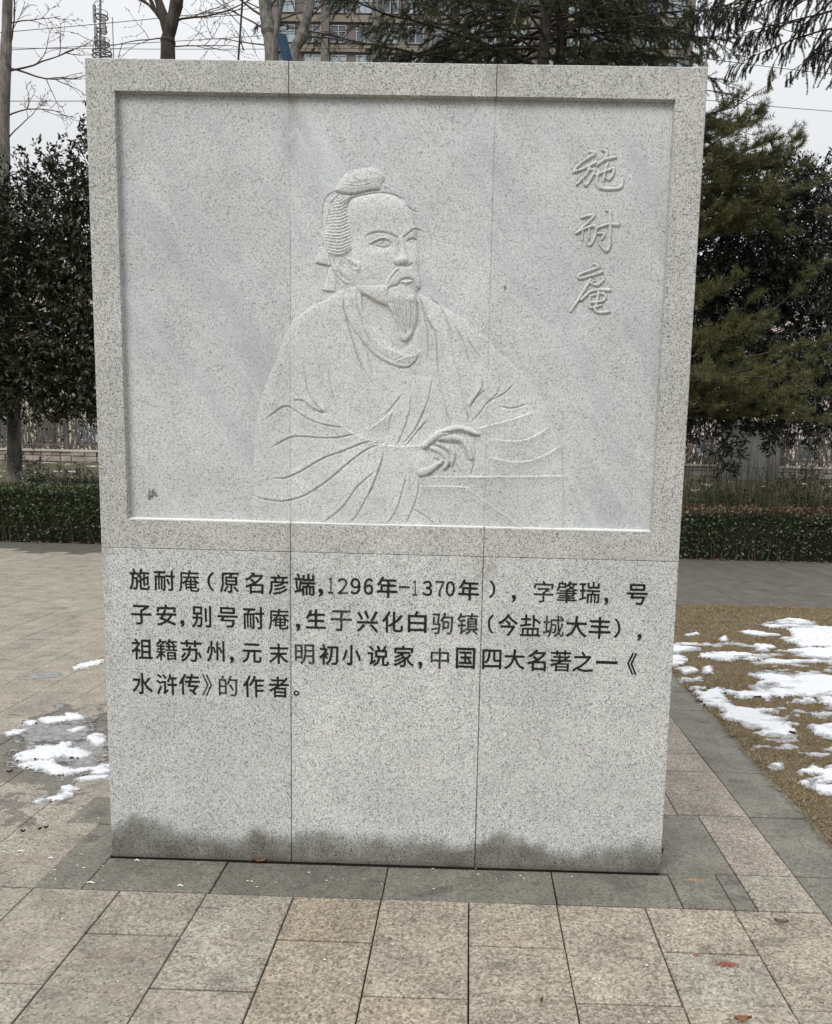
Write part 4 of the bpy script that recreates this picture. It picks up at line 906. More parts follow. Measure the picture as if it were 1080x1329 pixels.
# ---- clipped hedges
def hedge(xa, xb, y0, y1, h, cols, label, dens, topcols=None, ll=.052):
    base = bank(np.array(xa*1.), np.array(y0*1.))*0
    cx_, cy_ = (xa+xb)/2, (y0+y1)/2; loc = (cx_, cy_, 0); t = thing('clipped_hedge', label, 'hedge', loc)
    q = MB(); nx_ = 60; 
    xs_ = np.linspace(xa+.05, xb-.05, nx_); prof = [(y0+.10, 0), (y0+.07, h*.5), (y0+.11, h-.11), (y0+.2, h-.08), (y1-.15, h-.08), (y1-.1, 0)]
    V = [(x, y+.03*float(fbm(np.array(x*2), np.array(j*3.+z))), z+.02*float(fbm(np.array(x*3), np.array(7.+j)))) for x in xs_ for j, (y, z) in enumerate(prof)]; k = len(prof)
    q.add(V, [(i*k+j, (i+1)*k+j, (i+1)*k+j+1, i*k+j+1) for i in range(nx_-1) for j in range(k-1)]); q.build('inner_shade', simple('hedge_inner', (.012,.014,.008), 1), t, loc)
    L = xb-xa; n1 = int(dens*L*h); n2 = int(dens*L*(y1-y0)*.8)
    xf = rng.uniform(xa, xb, n1); zf = rng.uniform(.03, h, n1)**1.0; bul = .16*fbm(xf*1.6, zf*2.2, 3)+.14*fbm(xf*6, zf*6, 2)
    P1 = np.stack([xf, y0+.03-bul+rng.uniform(-.03, .08, n1), zf], 1); D1 = np.stack([rng.normal(0, .6, n1), -rng.uniform(.2, 1, n1), rng.normal(.25, .6, n1)], 1)
    keep = rng.random(n1) < np.clip(.35+zf/h*1.1, 0, 1); P1, D1 = P1[keep], D1[keep]
    xt = rng.uniform(xa, xb, n2); yt = rng.uniform(y0, y1, n2); hh = h+.10*fbm(xt*2.3, yt*3, 3)+.06*fbm(xt*8, yt*8, 2)
    P2 = np.stack([xt, yt, hh-.02+rng.uniform(-.05, .035, n2)], 1); D2 = np.stack([rng.normal(0, .6, n2), rng.normal(-.2, .6, n2), rng.uniform(.2, 1, n2)], 1)
    V, F = leaves(P1, D1, rng.uniform(.7, 1.3, len(P1))*ll, rng.uniform(.7, 1.2, len(P1))*ll*.6)
    obj_arr('foliage', V, F, leafmat('hedge_leaf', cols, .4, spc=.5), t, loc, 'stuff')
    V, F = leaves(P2, D2, rng.uniform(.7, 1.3, n2)*ll, rng.uniform(.7, 1.2, n2)*ll*.6)
    obj_arr('top_foliage', V, F, leafmat('hedge_leaf_top', topcols or cols, .4, spc=.5), t, loc, 'stuff')
    q = MB()
    for i in range(int(L*7)):
        x = rng.uniform(xa, xb); q.tube([(x, y0+.06, -.02), (x+rng.normal(0, .03), y0+.05, .18), (x+rng.normal(0, .06), y0+.08, .4)], [.008, .006, .004], 4, False)
    q.build('stems', M_twig, t, loc, 'stuff'); return t
hedge(-13, -2.2, 10.42, 11.35, .905, [(.02,.032,.012),(.055,.078,.028),(.10,.125,.05),(.035,.05,.02)], 'low clipped dark green hedge behind the plaza on the left', 1500)
hedge(-1.8, 11.5, 10.32, 11.25, .80, [(.018,.030,.014),(.048,.066,.028),(.09,.11,.05),(.033,.044,.02)], 'low clipped hedge with reddish top leaves behind the path on the right', 1500, [(.05,.045,.02),(.12,.05,.03),(.035,.045,.02),(.15,.075,.045),(.06,.06,.03)])
# leaf litter strip at the foot of the hedges
q = MB(); 
for i in range(900):
    x = rng.uniform(-9, 8); y = rng.uniform(10.3, 10.5) if x < -2 else rng.uniform(10.2, 10.4); s = rng.uniform(.012, .03); a = rng.random()*6.28
    q.add([(x+s*math.cos(a+j*1.57), y+s*.7*math.sin(a+j*1.57), .004+rng.random()*.02) for j in range(4)], [(0,1,2,3)])
o = q.build('fallen_leaves', leafmat('fallen_leaf', [(.12,.055,.03),(.20,.11,.06),(.09,.06,.04)], .9), None); tag(o, 'fallen brown leaves gathered along the foot of the hedges', 'leaves', kind='stuff')

# ---- evergreen broadleaf trees
def ever(lumps, n, trunk, label, cols, ll, lw, nm='evergreen_tree', twigs=260, extra=None, droop=.35, clump=.22):
    loc = np.array([trunk[0][0], trunk[0][1], trunk[0][2]]); t = thing(nm, label, 'tree', tuple(loc))
    V, F, K, tw, TL = broadcrown(lumps, n, ll, lw, droop, clump=clump)
    if extra is not None:
        V2, F2, K2, tw2, TL2 = broadcrown(extra[0], extra[1], ll, lw, droop, shell=.1, clump=clump); F = np.concatenate([F, F2+len(V)]); V = np.concatenate([V, V2])
    cr = obj_arr('crown', V, F, leafmat(nm+'_leaf', cols, .35, spc=.5), t, loc, 'stuff')
    q = MB(); q.tube(smoothline(np.array(trunk)), np.linspace(.11, .05, (len(trunk)-1)*4+1), 10)
    root = np.array(trunk[-1]); inner_twigs(q, root, K, tw, TL, twigs)
    for c0, A in lumps: q.tube(smoothline(np.array([trunk[-2], (np.array(trunk[-1])+np.array(c0))/2+[0,0,-.2], c0])), np.linspace(.05, .015, 9), 6, False)
    q.build('trunk', M_bark2, t, loc); return t
DARK = [(.014,.020,.010),(.030,.038,.018),(.050,.056,.026),(.022,.028,.014),(.070,.052,.026)]
ever([((-7.1,12.3,5.6),(1.15,1.0,1.15)), ((-8.6,12.3,5.3),(1.2,1.1,1.2)), ((-6.2,12.2,4.7),(1.3,1.1,1.5)), ((-8.3,12.1,3.8),(1.5,1.2,1.2)), ((-6.4,12.0,3.0),(1.3,1.0,.9)), ((-7.5,11.9,2.75),(1.5,.9,.62)), ((-5.9,12,6.2),(.9,.9,.9)), ((-9.6,12,3),(1.2,1,1)), ((-9.8,12.4,4.4),(1.4,1.2,1.6)), ((-5.0,12.4,5.3),(1.0,1.0,1.3)), ((-8.6,12.0,2.6),(1.1,.8,.5)), ((-6.6,11.9,2.45),(.9,.6,.45))],
     84000, [(-5.0,12.6,0),(-5.05,12.6,1.2),(-5.6,12.5,2.6),(-6.6,12.4,3.9)], 'dark glossy evergreen broadleaf tree behind the hedge at the left edge', DARK, .105, .046, clump=.26)
ever([((5.2,12.9,5.5),(1.5,1.2,1.25)), ((4.0,12.8,4.6),(1.2,1.1,1.5)), ((5.9,12.7,4.1),(1.4,1.1,1.4)), ((6.9,12.9,5.6),(1.2,1.1,1.5)), ((4.7,12.6,3.2),(1.2,1.0,.9)), ((6.6,12.6,2.9),(1.0,1.0,.8)), ((5.7,13.0,6.5),(1.0,.9,.6)), ((3.0,13.0,4.6),(1.0,1.0,1.6))],
     80000, [(7.7,13.3,-.02),(7.7,13.3,1.2),(7.5,13.2,2.8),(6.6,13.0,4.2)], 'dark narrow leaved evergreen tree on the right behind the pine', [(.008,.014,.010),(.018,.026,.017),(.030,.038,.026),(.05,.055,.045)], .105, .036,
     extra=([((4.05,11.8,2.15),(.5,.35,.32)), ((4.75,11.7,1.75),(.30,.25,.28)), ((5.1,11.9,2.35),(.4,.3,.25)), ((4.9,11.7,1.5),(.22,.18,.10)), ((5.7,12.0,2.2),(.5,.3,.35))], 2600), clump=.22)

# ---- conifers
def needles(P, T, n, L, w, fwd=.6):
    """n needles round each point P of a shoot with direction T"""
    k = np.repeat(np.arange(len(P)), n); R = rng.normal(size=(len(k), 3)); Tt = T[k]
    D = R-Tt*np.sum(R*Tt, 1)[:, None]; D /= np.linalg.norm(D, axis=1)[:, None]+1e-9; D = D+Tt*fwd*rng.uniform(.6, 1.6, len(k))[:, None]
    D /= np.linalg.norm(D, axis=1)[:, None]; S = np.cross(D, rng.normal(size=D.shape)); S /= np.linalg.norm(S, axis=1)[:, None]+1e-9
    LL = L*rng.uniform(.7, 1.2, len(k))[:, None]; b = P[k]
    V = np.stack([b-S*w, b+S*w, b+D*LL], 1).reshape(-1, 3); return V, np.arange(len(V)).reshape(-1, 3)
def curve(p, d, L, n, grav, wig):
    P = [np.array(p, float)]; d = unit(d)
    for i in range(n): d = unit(d+np.array([0,0,grav/n])+rng.normal(size=3)*wig); P.append(P[-1]+d*L/n)
    return np.array(P)
def conifer(name, label, trunks, limbs, cols, nl, nw, nn, step, sub, subL, bm, side_droop, loc, sec=True, subcount=2):
    t = thing(name, label, 'tree', tuple(loc)); q = MB(); SP, ST = [], []
    for P, r0, r1 in trunks: P = smoothline(np.array(P, float)); q.tube(P, np.linspace(r0, r1, len(P)), 10)
    q.build('trunk', bm, t, loc); q = MB()
    for base, d, L, grav in limbs:
        P = curve(base, d, L, 12, grav, .07); q.tube(P, np.linspace(.008+L*.006, .004, len(P)), 4, False)
        seg = np.diff(P, axis=0)
        ns = int(L*sub)
        for j in range(ns):
            u = rng.uniform(.12, 1)*12; i = min(11, int(u)); b = P[i]+seg[i]*(u-i); T = unit(seg[i])
            sdv = np.cross(T, [0,0,1.])*(1 if j % 2 else -1); dd = unit(T*.7+sdv*rng.uniform(.4, 1.1)+np.array([0,0,rng.normal(side_droop*.3, .2)]))
            l = subL*rng.uniform(.5, 1.3)*(1.15-.5*u/12); Q = curve(b, dd, l, 6, side_droop, .10); q.tube(Q[::2], np.linspace(.006, .0018, 4), 3, False)
            tt = np.arange(.12, 1, step/l); ii = np.minimum(5, (tt*6).astype(int)); sg = np.diff(Q, axis=0); pts = Q[ii]+sg[ii]*(tt*6-ii)[:, None]; tn = sg[ii]/(np.linalg.norm(sg[ii], axis=1)[:, None]+1e-9)
            SP.append(pts); ST.append(tn)
            if sec:
                for _ in range(subcount):
                    v = rng.uniform(.2, .95)*6; i2 = min(5, int(v)); b2 = Q[i2]+sg[i2]*(v-i2); d2 = unit(sg[i2]/np.linalg.norm(sg[i2])*.6+rng.normal(size=3)*.5+np.array([0,0,side_droop*.5]))
                    l2 = l*rng.uniform(.3, .6); Q2 = curve(b2, d2, l2, 4, side_droop*.7, .1); q.tube(Q2[::2], np.linspace(.003, .0012, 3), 3, False)
                    t2 = np.arange(0, 1, step/l2); i3 = np.minimum(3, (t2*4).astype(int)); s2 = np.diff(Q2, axis=0); SP.append(Q2[i3]+s2[i3]*(t2*4-i3)[:, None]); ST.append(s2[i3]/(np.linalg.norm(s2[i3], axis=1)[:, None]+1e-9))
    q.build('branches', M_bark2, t, loc, 'stuff')
    SP = np.concatenate(SP); ST = np.concatenate(ST); V, F = needles(SP, ST, nn, nl, nw); obj_arr('foliage', V, F, leafmat(name+'_needle', cols, .6, spc=.25), t, loc, 'stuff')
    print(name, 'needles', len(F)); return t
CED = [(.024,.032,.014),(.045,.056,.024),(.065,.074,.030),(.032,.040,.019)]
# cedar over the middle of the stele
limbs = []
for i in range(92):
    z = rng.uniform(8.15, 10.6); a = rng.uniform(0, 6.283); T0 = np.array([1.35+.02*z, 13.6, z]) if i % 2 else np.array([1.75, 13.9, z])
    if i < 48: a = rng.choice([math.pi, 0])+rng.normal(0, .55)
    L = rng.uniform(2.6, 5.9) if math.cos(a) < 0 else rng.uniform(1.6, 3.9)
    limbs.append((T0, (math.cos(a), math.sin(a)*.8, rng.uniform(-.05, .35)), L, -.5))
for i in range(10):
    z = rng.uniform(4.5, 7.8); a = rng.uniform(0, 6.28); limbs.append((np.array([1.4, 13.6, z]), (math.cos(a), math.sin(a), .1), rng.uniform(.8, 1.8), -.5))
conifer('cedar_tree', 'large dark cedar with drooping sprays rising behind the middle of the stele', [([(1.1,13.6,-.03),(1.15,13.6,4),(1.42,13.6,8.2),(1.5,13.6,12)], .17, .09), ([(1.5,13.9,-.03),(1.6,13.9,5),(1.78,13.9,8.5),(1.85,13.9,12)], .15, .08)], limbs, CED, .048, .0064, 4, .023, 8.5, .52, M_bark2, -.55, (1.2,13.6,0))
# branches of a second cedar hanging in from the right, against the sky
limbs = []
for i, (u, v, dx, dz, L) in enumerate([(1075,30,-1,.02,2.0),(1085,8,-1,-.05,2.3),(1090,45,-1,-.18,1.3),(1080,-10,-1,-.02,2.4),(1085,-30,-1,-.1,2.2),(1095,60,-.8,-.35,1.0),(1090,-50,-1,-.1,2.0),(1010,10,-.7,-.5,1.1),(1060,5,-.6,-.6,1.0),(1040,-25,-1,-.15,2.4),(960,-10,-1,-.25,1.4),(985,25,-.9,-.3,1.0),(1050,55,-1,-.25,1.2),(930,0,-.8,-.4,.9),(1000,-20,-1,-.3,1.3),(1100,25,-1,-.3,1.2)]):
    limbs.append((at(u+60, v, 12.2+.2*(i % 3)), (dx, rng.normal(0, .15), dz), L*1.25, -.35))
conifer('cedar_tree', 'cedar whose long hanging twigs reach in at the upper right corner', [([(8.3,12.4,-.02),(8.3,12.4,5),(8.25,12.4,11)], .17, .10)], limbs+[((8.28,12.4,z), (math.cos(a), math.sin(a), 0), 1.6, -.4) for z, a in ((8,2.8),(8.6,3.4),(9.2,2.9),(9.8,3.3),(7.4,3.5),(10.2,2.6),(9,.4),(8,-.8))], [(.012,.018,.012),(.024,.032,.018),(.035,.045,.022)], .030, .0050, 8, .015, 10, .44, M_bark2, -1.2, (8.3,12.4,0))
# olive green pine to the right of the stele
limbs = []
for z0, n_, L0, dz in ((2.55,13,2.9,.05),(3.1,13,2.8,.04),(3.5,7,1.9,.25),(4.2,5,1.3,.5),(5.3,5,1.9,.2),(5.75,8,2.4,.12),(6.2,9,2.4,.10),(6.6,9,2.2,.10),(7.0,6,1.7,.15)):
    for k in range(n_):
        a = rng.uniform(-1.0, .75) if k % 4 else rng.uniform(0, 6.28)
        limbs.append((np.array([3.62+.02*z0, 11.55, z0+rng.normal(0, .12)]), (math.cos(a), math.sin(a)*.75, dz+rng.normal(0, .09)), L0*rng.uniform(.55, 1.1), .0))
conifer('pine_tree', 'olive green long needled pine beside the right edge of the stele', [([(3.625,11.6,-.02),(3.655,11.6,1.2),(3.70,11.6,3.5),(3.74,11.6,7.3)], .125, .06)], limbs, [(.045,.052,.020),(.085,.092,.034),(.13,.128,.046),(.062,.070,.028),(.15,.135,.052)], .095, .0038, 11, .034, 9.5, .34, M_bark2, .25, (3.55,11.6,0), subcount=1)

# ---- bare winter trees
def baretree(label, stems, twigs, m, loc, nlev=3, tr=.012):
    t = thing('bare_tree', label, 'tree', tuple(loc)); q = MB()
    for P, r0, r1 in stems: P = smoothline(np.array(P, float), 6); r = np.linspace(r0, r1, len(P))*(1+.06*rng.normal(size=len(P))); q.tube(P, r, 12)
    q.build('trunk', m, t, loc); q = MB(); bud = MB()
    def grow(b, d, L, r, lev):
        P = curve(b, d, L, 8, .12, .10); q.tube(P, np.linspace(r, r*.35, 9), 4 if lev else 5, False)
        if lev >= nlev:
            for i in (3, 5, 7, 8): bud.tube([P[i], P[i]+rng.normal(size=3)*.02], [.006, .003], 4)
            return
        for k in range(4 if lev else 6):
            i = rng.integers(2, 9); T = unit(P[i]-P[i-1]); grow(P[i], T*.8+rng.normal(size=3)*.5*np.array([1,.6,1]), L*rng.uniform(.35, .62), r*.5, lev+1)
    for b, d, L, r in twigs: grow(np.array(b, float), d, L, r, 1)
    q.build('branches', M_twig, t, loc, 'stuff'); bud.build('buds', M_twig, t, loc, 'stuff'); return t
y = 13.4
def pa(u, v, yy=y): return tuple(at(u, v, yy))
tw = [(pa(10, 92), (1,.1,.25), 1.3, .022), (pa(10, 88), (.8,.1,-.1), 1.3, .02), (pa(12, 60), (.5,.1,1), 1.2, .02), (pa(10, 150), (1,.1,.5), 1.0, .016), (pa(12, 30), (1,0,.3), 1.0, .014), (pa(10, 180), (.7,.1,.9), .9, .014), (pa(8, 10), (.6,0,1), .9, .016), (pa(10,120), (-1,0,.6), .9, .016)]
baretree('bare pale barked tree with whitewashed foot at the left edge', [([(at(17,640,y)[0],y,-.02), pa(19,590), pa(16,480), pa(8,330), pa(5,180), pa(8,60), pa(12,-60), pa(16,-160)], .145, .072)], tw, M_bark, (at(17,640,y)[0], y, 0))
y = 14.5
tw = [(pa(218,40), (-.6,.1,.9), 1.6, .03), (pa(222,30), (1,.1,.35), 1.7, .024), (pa(216,20), (-1,.1,.6), 1.6, .022), (pa(232,-5), (.8,0,.7), 1.5, .022), (pa(219,60), (1,.2,.2), 1.3, .014), (pa(210,0), (-.6,.1,1), 1.5, .02), (pa(217,50), (-1,.1,.15), 1.4, .014), (pa(236,-20), (1,0,.1), 1.6, .02)]
baretree('dark bare tree forking above the left part of the stele', [([pa(217,640)[:2]+(0,), pa(217,400), pa(218,200), pa(218,80), pa(219,45), pa(229,5), pa(235,-40), pa(240,-120)], .17, .085), ([pa(219,50), pa(212,20), pa(203,-10), pa(190,-80)], .10, .06), ([pa(217,30), pa(203,15), pa(192,-8)], .04, .03)], tw, M_bark2, pa(217,640)[:2]+(0,))
y = 13.2
tw = [(pa(340,20), (-1,.1,.5), 1.5, .022), (pa(345,40), (-1,.1,.9), 1.3, .018), (pa(350,10), (.9,0,.8), 1.2, .02), (pa(350,60), (-1,0,.1), 1.2, .014), (pa(356,30), (1,.1,.4), 1.2, .018)]
baretree('pale trunked bare tree just left of the blue post', [([pa(352,640)[:2]+(0,), pa(353,400), pa(354,200), pa(353,78), pa(348,40), pa(344,0), pa(342,-90)], .16, .10), ([pa(353,60), pa(362,20), pa(372,-20)], .05, .04)], tw, M_bark3, pa(352,640)[:2]+(0,))
y = 14.0
tw = [(pa(395,30), (.9,.1,.8), 1.4, .02), (pa(385,50), (1,.1,.5), 1.2, .02), (pa(402,0), (1,0,.6), 1.4, .02), (pa(392,35), (-.5,.1,1), 1.2, .015), (pa(380,75), (.8,0,1), 1.2, .014)]
baretree('leaning grey bare tree right of the blue post', [([pa(370,640)[:2]+(0,), pa(372,300), pa(380,90), pa(392,45), pa(402,5), pa(408,-60)], .12, .08)], tw, M_bark3, pa(370,640)[:2]+(0,))

# ---- rough planting, wall and railing on the bank behind the hedges
def bk(x, y_): return float(bank(np.array(x*1.), np.array(y_*1.)))
def shrub(u, v, yy, a, h, n, cols, label, ll=.05, tl=14):
    P = at(u, v, yy); x = P[0]; z0_ = bk(x, yy); loc = (x, yy, z0_); t = thing('shrub', label, 'shrub', loc)
    V, F, K, tw_, TL = broadcrown([((x, yy, z0_+h*.55), (a, a*.8, h*.55))], n, ll, ll*.45, .1, shell=.3, clump=.16); obj_arr('foliage', V, F, leafmat('shrub_leaf', cols, .5), t, loc, 'stuff')
    q = MB(); 
    for i in range(tl): e = K[rng.integers(len(K))]; q.tube([(x+rng.normal(0,.05), yy+rng.normal(0,.05), z0_-.03), ((x+e[0])/2+rng.normal(0,.05), (yy+e[1])/2, z0_+h*.35), e], [.012,.008,.004], 4, False)
    q.build('stems', M_twig, t, loc, 'stuff')
shrub(40, 590, 12.6, .35, 1.45, 2200, [(.02,.035,.012),(.04,.06,.02),(.03,.045,.016)], 'small upright green shrub behind the left hedge beside the pale trunk')
shrub(88, 600, 14.2, .85, 1.05, 6500, [(.014,.026,.014),(.028,.042,.022),(.04,.05,.03)], 'low spreading dark green shrub behind the left hedge')
shrub(110, 615, 13.2, .5, .95, 2600, [(.02,.035,.018),(.035,.05,.025)], 'dark green shrub close to the left edge of the stele')
shrub(910, 620, 12.4, .6, 1.15, 2600, [(.035,.05,.02),(.06,.075,.03),(.045,.055,.025)], 'loose mid green shrub beside the pine trunk behind the right hedge')
shrub(975, 640, 13.4, .9, 1.0, 3600, [(.03,.045,.02),(.055,.07,.03)], 'wide low green shrub in the middle behind the right hedge')
shrub(1050, 615, 12.8, .8, 1.45, 4600, [(.03,.045,.02),(.05,.065,.028),(.07,.08,.035)], 'tall loose green shrub behind the right hedge at the picture edge')
# thin stalks
q = MB()
for i in range(900):
    right = i < 700
    x = rng.uniform(2.6, 7.5) if right else rng.uniform(-9.5, -4.5); yy = rng.uniform(11.6, 14.8); z0_ = bk(x, yy); h = rng.uniform(.6, 2.0) if right else rng.uniform(.4, 1.2); lx = rng.normal(0, .22)
    q.tube([(x, yy, z0_-.02), (x+lx*.3, yy, z0_+h*.5), (x+lx, yy+rng.normal(0,.1), z0_+h)], [.007,.005,.002], 3, False)
    for k in range(3):
        f = rng.uniform(.3, .9); b = np.array([x+lx*f, yy, z0_+h*f]); e = b+np.array([rng.normal(0,.2), rng.normal(0,.1), rng.uniform(.02,.3)]); q.tube([b, e], [.003,.0012], 3, False)
o = q.build('dry_stalks', leafmat('stalk', [(.06,.075,.03),(.10,.085,.045),(.05,.06,.025),(.13,.11,.07)], .9), None, kind='stuff'); tag(o, 'thicket of thin dry and green stalks behind the hedges', 'undergrowth')
n = 52000; X = rng.uniform(-12, 12, n); Yb = 11.5+rng.random(n)**1.3*5; fld_ = fbm(X*.9, Yb*1.1, 3); k_ = fld_ > -.07; X, Yb = X[k_], Yb[k_]; n = len(X)
P = np.stack([X, Yb, bank(X, Yb)+.01], 1); L_ = rng.uniform(.10, .50, n)*np.where(X > 0, 1.3, .9); D = np.stack([rng.normal(0,.35,n), rng.normal(0,.3,n), np.ones(n)], 1); D /= np.linalg.norm(D, axis=1)[:, None]; S = np.stack([np.ones(n), np.zeros(n), np.zeros(n)], 1)*.005
V = np.stack([P-S, P+S, P+D*L_[:, None]], 1).reshape(-1, 3)
o = link('rough_grass', mesh('rough_grass', V, np.arange(3*n).reshape(-1, 3), leafmat('rough_grass', [(.035,.045,.018),(.07,.07,.03),(.13,.10,.055),(.05,.055,.022)], .9)), None, 'stuff'); tag(o, 'rough green and brown undergrowth on the bank behind the hedges', 'grass')
# leafless thicket far behind the railing
q = MB(); V_ = []
for i in range(420):
    x = rng.uniform(-26, 30); yy = rng.uniform(21.5, 28); h = rng.uniform(1.6, 4.2) if x > 0 else rng.uniform(1.6, 3.6); b = np.array([x, yy, 1.1])
    for k in range(4): P = curve(b, (rng.normal(0, .35), rng.normal(0, .2), 1), h*rng.uniform(.6, 1), 5, 0, .12); q.tube(P, np.linspace(.03, .008, 6), 3, False); V_.append(P[2:])
o = q.build('bare_thicket', leafmat('thicket_twig', [(.07,.055,.045),(.12,.10,.085),(.09,.08,.06)], .9), None, kind='stuff'); tag(o, 'brown leafless thicket far behind the railing', 'thicket')
V_ = np.concatenate(V_); k = rng.integers(0, len(V_), 16000); P = V_[k]+rng.normal(size=(16000, 3))*.28
V, F = leaves(P, rng.normal(size=P.shape), rng.uniform(.10, .2, len(P)), rng.uniform(.06, .1, len(P)))
o = link('thicket_leaves', mesh('thicket_leaves', V, F, leafmat('thicket_leaf', [(.04,.045,.025),(.08,.075,.05),(.11,.09,.07),(.03,.038,.022)], .8)), None, 'stuff'); tag(o, 'withered grey brown leaves clinging to the far thicket', 'leaves')
# low wall
M_wall = simple('pale_rubble', (.34,.30,.27), .95, 4, .35, bump=.8, bd=.05); M_conc = simple('grey_concrete', (.21,.205,.195), .9, 1.5, .2)
loc = (0, 19.3, 1.2); t = thing('retaining_wall', 'low pale rubble wall under the iron railing far behind the hedges', 'wall', loc)
q = MB(); q.box(-24, 24, 19.3, 19.7, .8, 1.50); q.build('wall_core', M_wall, t, loc)
q = MB(); x = -24.
while x < 24:
    w = rng.uniform(.25, .6); z = 1.05
    for h in (.18, .16, .14): q.box(x+.012, x+w-.012, 19.3-rng.uniform(.02,.07), 19.31, z+.01, z+h-.01); z += h
    x += w
q.build('stones', M_wall, t, loc, 'stuff'); q = MB(); q.box(-24, 24, 19.22, 19.78, 1.502, 1.56); q.build('coping', simple('coping', (.5,.46,.42), .9, 3, .2), t, loc)
M_iron = simple('weathered_iron', (.10,.085,.078), .7, 8, .3)
def railing(xa, xb, label):
    loc = ((xa+xb)/2, 19.5, 1.56); t = thing('iron_railing', label, 'fence', loc); q = MB(); x = xa
    while x < xb: q.box(x-.011, x+.011, 19.49, 19.51, 1.58, 2.50); x += .105
    q.build('bars', M_iron, t, loc, 'stuff')
    for z in (1.66, 2.40): q = MB(); q.box(xa, xb, 19.475, 19.488, z, z+.04); q.build('rail', M_iron, t, loc)
    x = xa
    while x <= xb+.01: q = MB(); q.box(x-.04, x+.04, 19.46, 19.54, 1.56, 2.58); q.build('post', M_iron, t, loc); x += 2.4
railing(-15.6, -1.2, 'dark iron railing on the low wall seen under the left tree'); railing(8.6, 18.2, 'dark iron railing on the low wall seen at the right edge')
loc = (7.9, 18.6, .9); t = thing('concrete_block', 'grey concrete utility block behind the shrubs on the right', 'wall', loc)
q = MB(); q.box(6.9, 8.2, 18.4, 19.2, .7, 2.55); q.build('block', M_conc, t, loc); q = MB(); q.box(6.8, 8.3, 18.3, 19.25, 2.553, 2.65); q.build('cap', M_conc, t, loc)

# ---- buildings
M_glass, nt, b = mat('window_glass'); b.inputs['Base Color'].default_value = (.06,.08,.10,1); b.inputs['Roughness'].default_value = .08; b.inputs['Specular IOR Level'].default_value = .8
M_glassl, nt, b = mat('window_glass_pale'); b.inputs['Base Color'].default_value = (.30,.36,.41,1); b.inputs['Roughness'].default_value = .15
M_tow = simple('tower_render', (.15,.135,.125), .9, .3, .15); M_tan = simple('tan_spandrel', (.21,.185,.145), .9, .5, .15); M_white = simple('white_frame', (.34,.35,.36), .6)
def box_mesh(name, sx_, sy_, sz_, m):
    q = MB(); q.box(-sx_/2, sx_/2, -sy_/2, sy_/2, -sz_/2, sz_/2); return mesh(name, np.concatenate(q.V), q.F, m)
def frame_mesh(w, h, d, b_, m, mul=True):
    q = MB(); q.box(-w/2, w/2, -d, 0, h/2-b_, h/2); q.box(-w/2, w/2, -d, 0, -h/2, -h/2+b_); q.box(-w/2, -w/2+b_, -d, 0, -h/2+b_, h/2-b_); q.box(w/2-b_, w/2, -d, 0, -h/2+b_, h/2-b_)
    if mul: q.box(-b_/2, b_/2, -d, 0, -h/2+b_, h/2-b_); q.box(-w/2+b_, -b_/2, -d*.9, 0, h*.12, h*.12+b_*.8); q.box(b_/2, w/2-b_, -d*.9, 0, h*.12, h*.12+b_*.8)
    return mesh('window', np.concatenate(q.V), q.F, m)
def building(name, label, xa, xb, y0, dep, h, z0_, nb, nf, ww, wh, m, fh, frm=M_white, spand=None, zstart=None, loc=None, pilaster=None):
    loc = ((xa+xb)/2, y0, z0_); t = thing(name, label, 'building', loc); q = MB(); q.box(xa, xb, y0, y0+dep, z0_-1, z0_+h); q.build('walls', m, t, loc)
    fm = frame_mesh(ww, wh, .14, .09, frm); pm = box_mesh('pane', ww*.96, .03, wh*.96, M_glass); pm2 = box_mesh('pane', ww*.96, .03, wh*.96, M_glassl); bw = (xb-xa)/nb
    for f in range(nf):
        for k in range(nb):
            x = xa+bw*(k+.5); z = (zstart if zstart is not None else z0_)+fh*(f+.5)
            o = link('window', fm, t); o.location = (x-loc[0], -.02, z-loc[2]); p_ = link('pane', pm if rng.random() < .5 else pm2, o); p_.location = (0, -.03, 0)
        if spand:
            q = MB(); z = (zstart if zstart is not None else z0_)+fh*f; q.box(xa-.05, xb+.05, y0-.35, y0-.003, z-.38, z+.30); q.build('balcony_band', spand, t, loc)
    if pilaster:
        q = MB()
        for k in range(0, nb+1, 2): q.box(xa+bw*k-.45, xa+bw*k+.45, y0-.6, y0-.003, z0_, z0_+h); 
        q.build('pilasters', pilaster, t, loc, 'stuff')
    q = MB(); q.box(xa-.3, xb+.3, y0-.4, y0+dep+.3, z0_+h, z0_+h+.6); q.build('roof', M_conc, t, loc); return t
Yt = 92; xa = at(356, 0, Yt)[0]; xb = at(893, 60, Yt)[0]
building('apartment_tower', 'tall grey brown apartment tower with tan balcony bands above the stele', xa, xb, Yt, 16, 63.5, 1.2, 16, 18, 1.75, 1.75, M_tow, 3.0, spand=M_tan, zstart=9.5, pilaster=M_tow)
building('cream_building', 'cream low building glimpsed through the left evergreen tree', -44, -22.5, 48, 10, 10.2, 1.2, 9, 3, 1.5, 1.4, simple('cream_wall', (.44,.40,.31), .9, .4, .1), 3.2)
building('pale_building', 'pale pinkish building glimpsed through the right evergreen tree', 15.5, 34, 55, 10, 13.5, 1.2, 8, 4, 1.5, 1.5, simple('pinkish_wall', (.58,.50,.47), .9, .4, .1), 3.3)

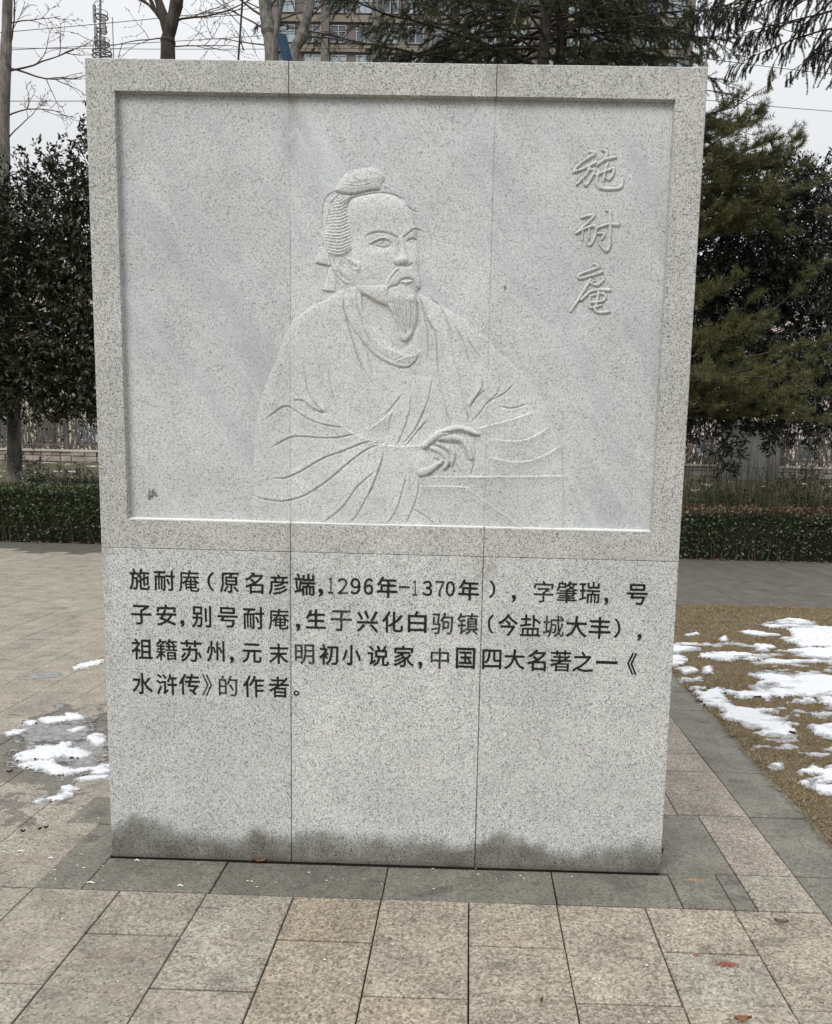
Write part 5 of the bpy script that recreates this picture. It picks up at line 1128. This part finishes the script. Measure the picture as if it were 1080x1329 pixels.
# ---- mast, post, cables
M_steel = simple('dull_steel', (.16,.16,.165), .5, 3, .2, metal=.4); M_cable = simple('black_cable', (.03,.03,.032), .7)
yy = 58; loc = tuple(at(131, 600, yy)[:2])+(1.2,); t = thing('antenna_mast', 'slender antenna mast with ring platforms above the left end of the stele', 'mast', loc)
bx, ztop = at(131, 16, yy)[0], at(131, 16, yy)[2]
q = MB(); q.tube([(loc[0], yy, .5), (bx, yy, ztop+1.2)], [.30, .07], 8); q.build('pole', M_steel, t, loc)
for i, v in enumerate((22, 40, 57, 68, 74)):
    z = at(131, v, yy)[2]; r = (.45, .35, .5, .6, .65)[i]; q = MB(); A = np.linspace(0, 6.2832, 17)
    q.tube([(bx+r*math.cos(a), yy+r*math.sin(a), z) for a in A], .05, 5, False); q.tube([(bx+r*math.cos(a), yy+r*math.sin(a), z+.3) for a in A], .025, 4, False)
    for a in A[::4]: q.tube([(bx, yy, z), (bx+r*math.cos(a), yy+r*math.sin(a), z)], .03, 4, False); q.tube([(bx+r*math.cos(a), yy+r*math.sin(a), z), (bx+r*math.cos(a), yy+r*math.sin(a), z+.3)], .02, 4, False)
    q.build('ring_platform', M_steel, t, loc)
for i, (dx, v) in enumerate(((-.35,20),(.3,36),(-.3,48),(.25,62))): z = at(131, v, yy)[2]; q = MB(); q.box(bx+dx-.1, bx+dx+.1, yy-.3, yy-.18, z-.55, z+.55); q.build('antenna_panel', M_steel, t, loc)
for du in (-6.5, 16.5):
    P0 = at(131+du, 78, yy); q = MB(); q.tube([(P0[0], yy, 2), (P0[0], yy, ztop+(-.3 if du > 0 else .6))], .035, 5); q.build('side_pole', M_steel, t, loc)
CB = [((-60,48),(345,10),34,'upper power cable crossing the sky at the left','a'), ((-60,69),(420,42),36,'middle power cable crossing behind the bare trees',''), ((-60,132),(420,128),30,'lowest power cable running into the top left corner of the stele',''), ((-60,62),(420,64),40,'thin power cable close below the middle one',''),
      ((880,72),(1150,104),34,'power cable sloping down in the sky at the upper right',''), ((890,128),(1150,150),37,'lower thin power cable over the right hand trees',''), ((1020,40),(1150,70),33,'short cable crossing the hanging cedar twigs','')]
for (u0, v0), (u1, v1), yy, lb, _ in CB:
    a = at(u0, v0, yy); c_ = at(u1, v1, yy+2); d = c_-a; a2 = a-d*.8; c2 = c_+d*.8; T = np.linspace(0, 1, 25)
    P = a2+(c2-a2)*T[:, None]; P[:, 2] -= .35*4*T*(1-T); P[:, 2] += .35*4*.31*.69*1.1
    q = MB(); loc = tuple(a); q.tube(P, .014, 5, False); tag(q.build('power_cable', M_cable, None, loc), lb, 'cable').location = loc
a, c_ = at(319, -60, 12.5), at(309, 82, 12.5); g_ = a+(c_-a)*(a[2]/(a[2]-c_[2])); loc = tuple(g_)
q = MB(); q.tube([a+(a-c_)*.4, c_, g_], .018, 6); q.tube([at(311,50,12.5), at(317,66,12.5)], .010, 4); tag(q.build('guy_cable', M_cable, None, loc), 'taut black guy cable slanting down between two bare trees', 'cable').location = loc
a, c_ = at(365, 46, 11.9), at(374, 80, 11.9); loc = (at(374,640,11.9)[0], 11.9, 0); t = thing('blue_post', 'dark blue square post top showing above the stele', 'post', loc)
q = MB(); d = (c_-a)/np.linalg.norm(c_-a); q.tube([(loc[0], 11.9, -.02), c_, a], [.09,.085,.085], 4); q.build('shaft', simple('blue_paint', (.012,.05,.10), .5, 5, .2), t, loc)
print('done', len(bpy.data.objects))
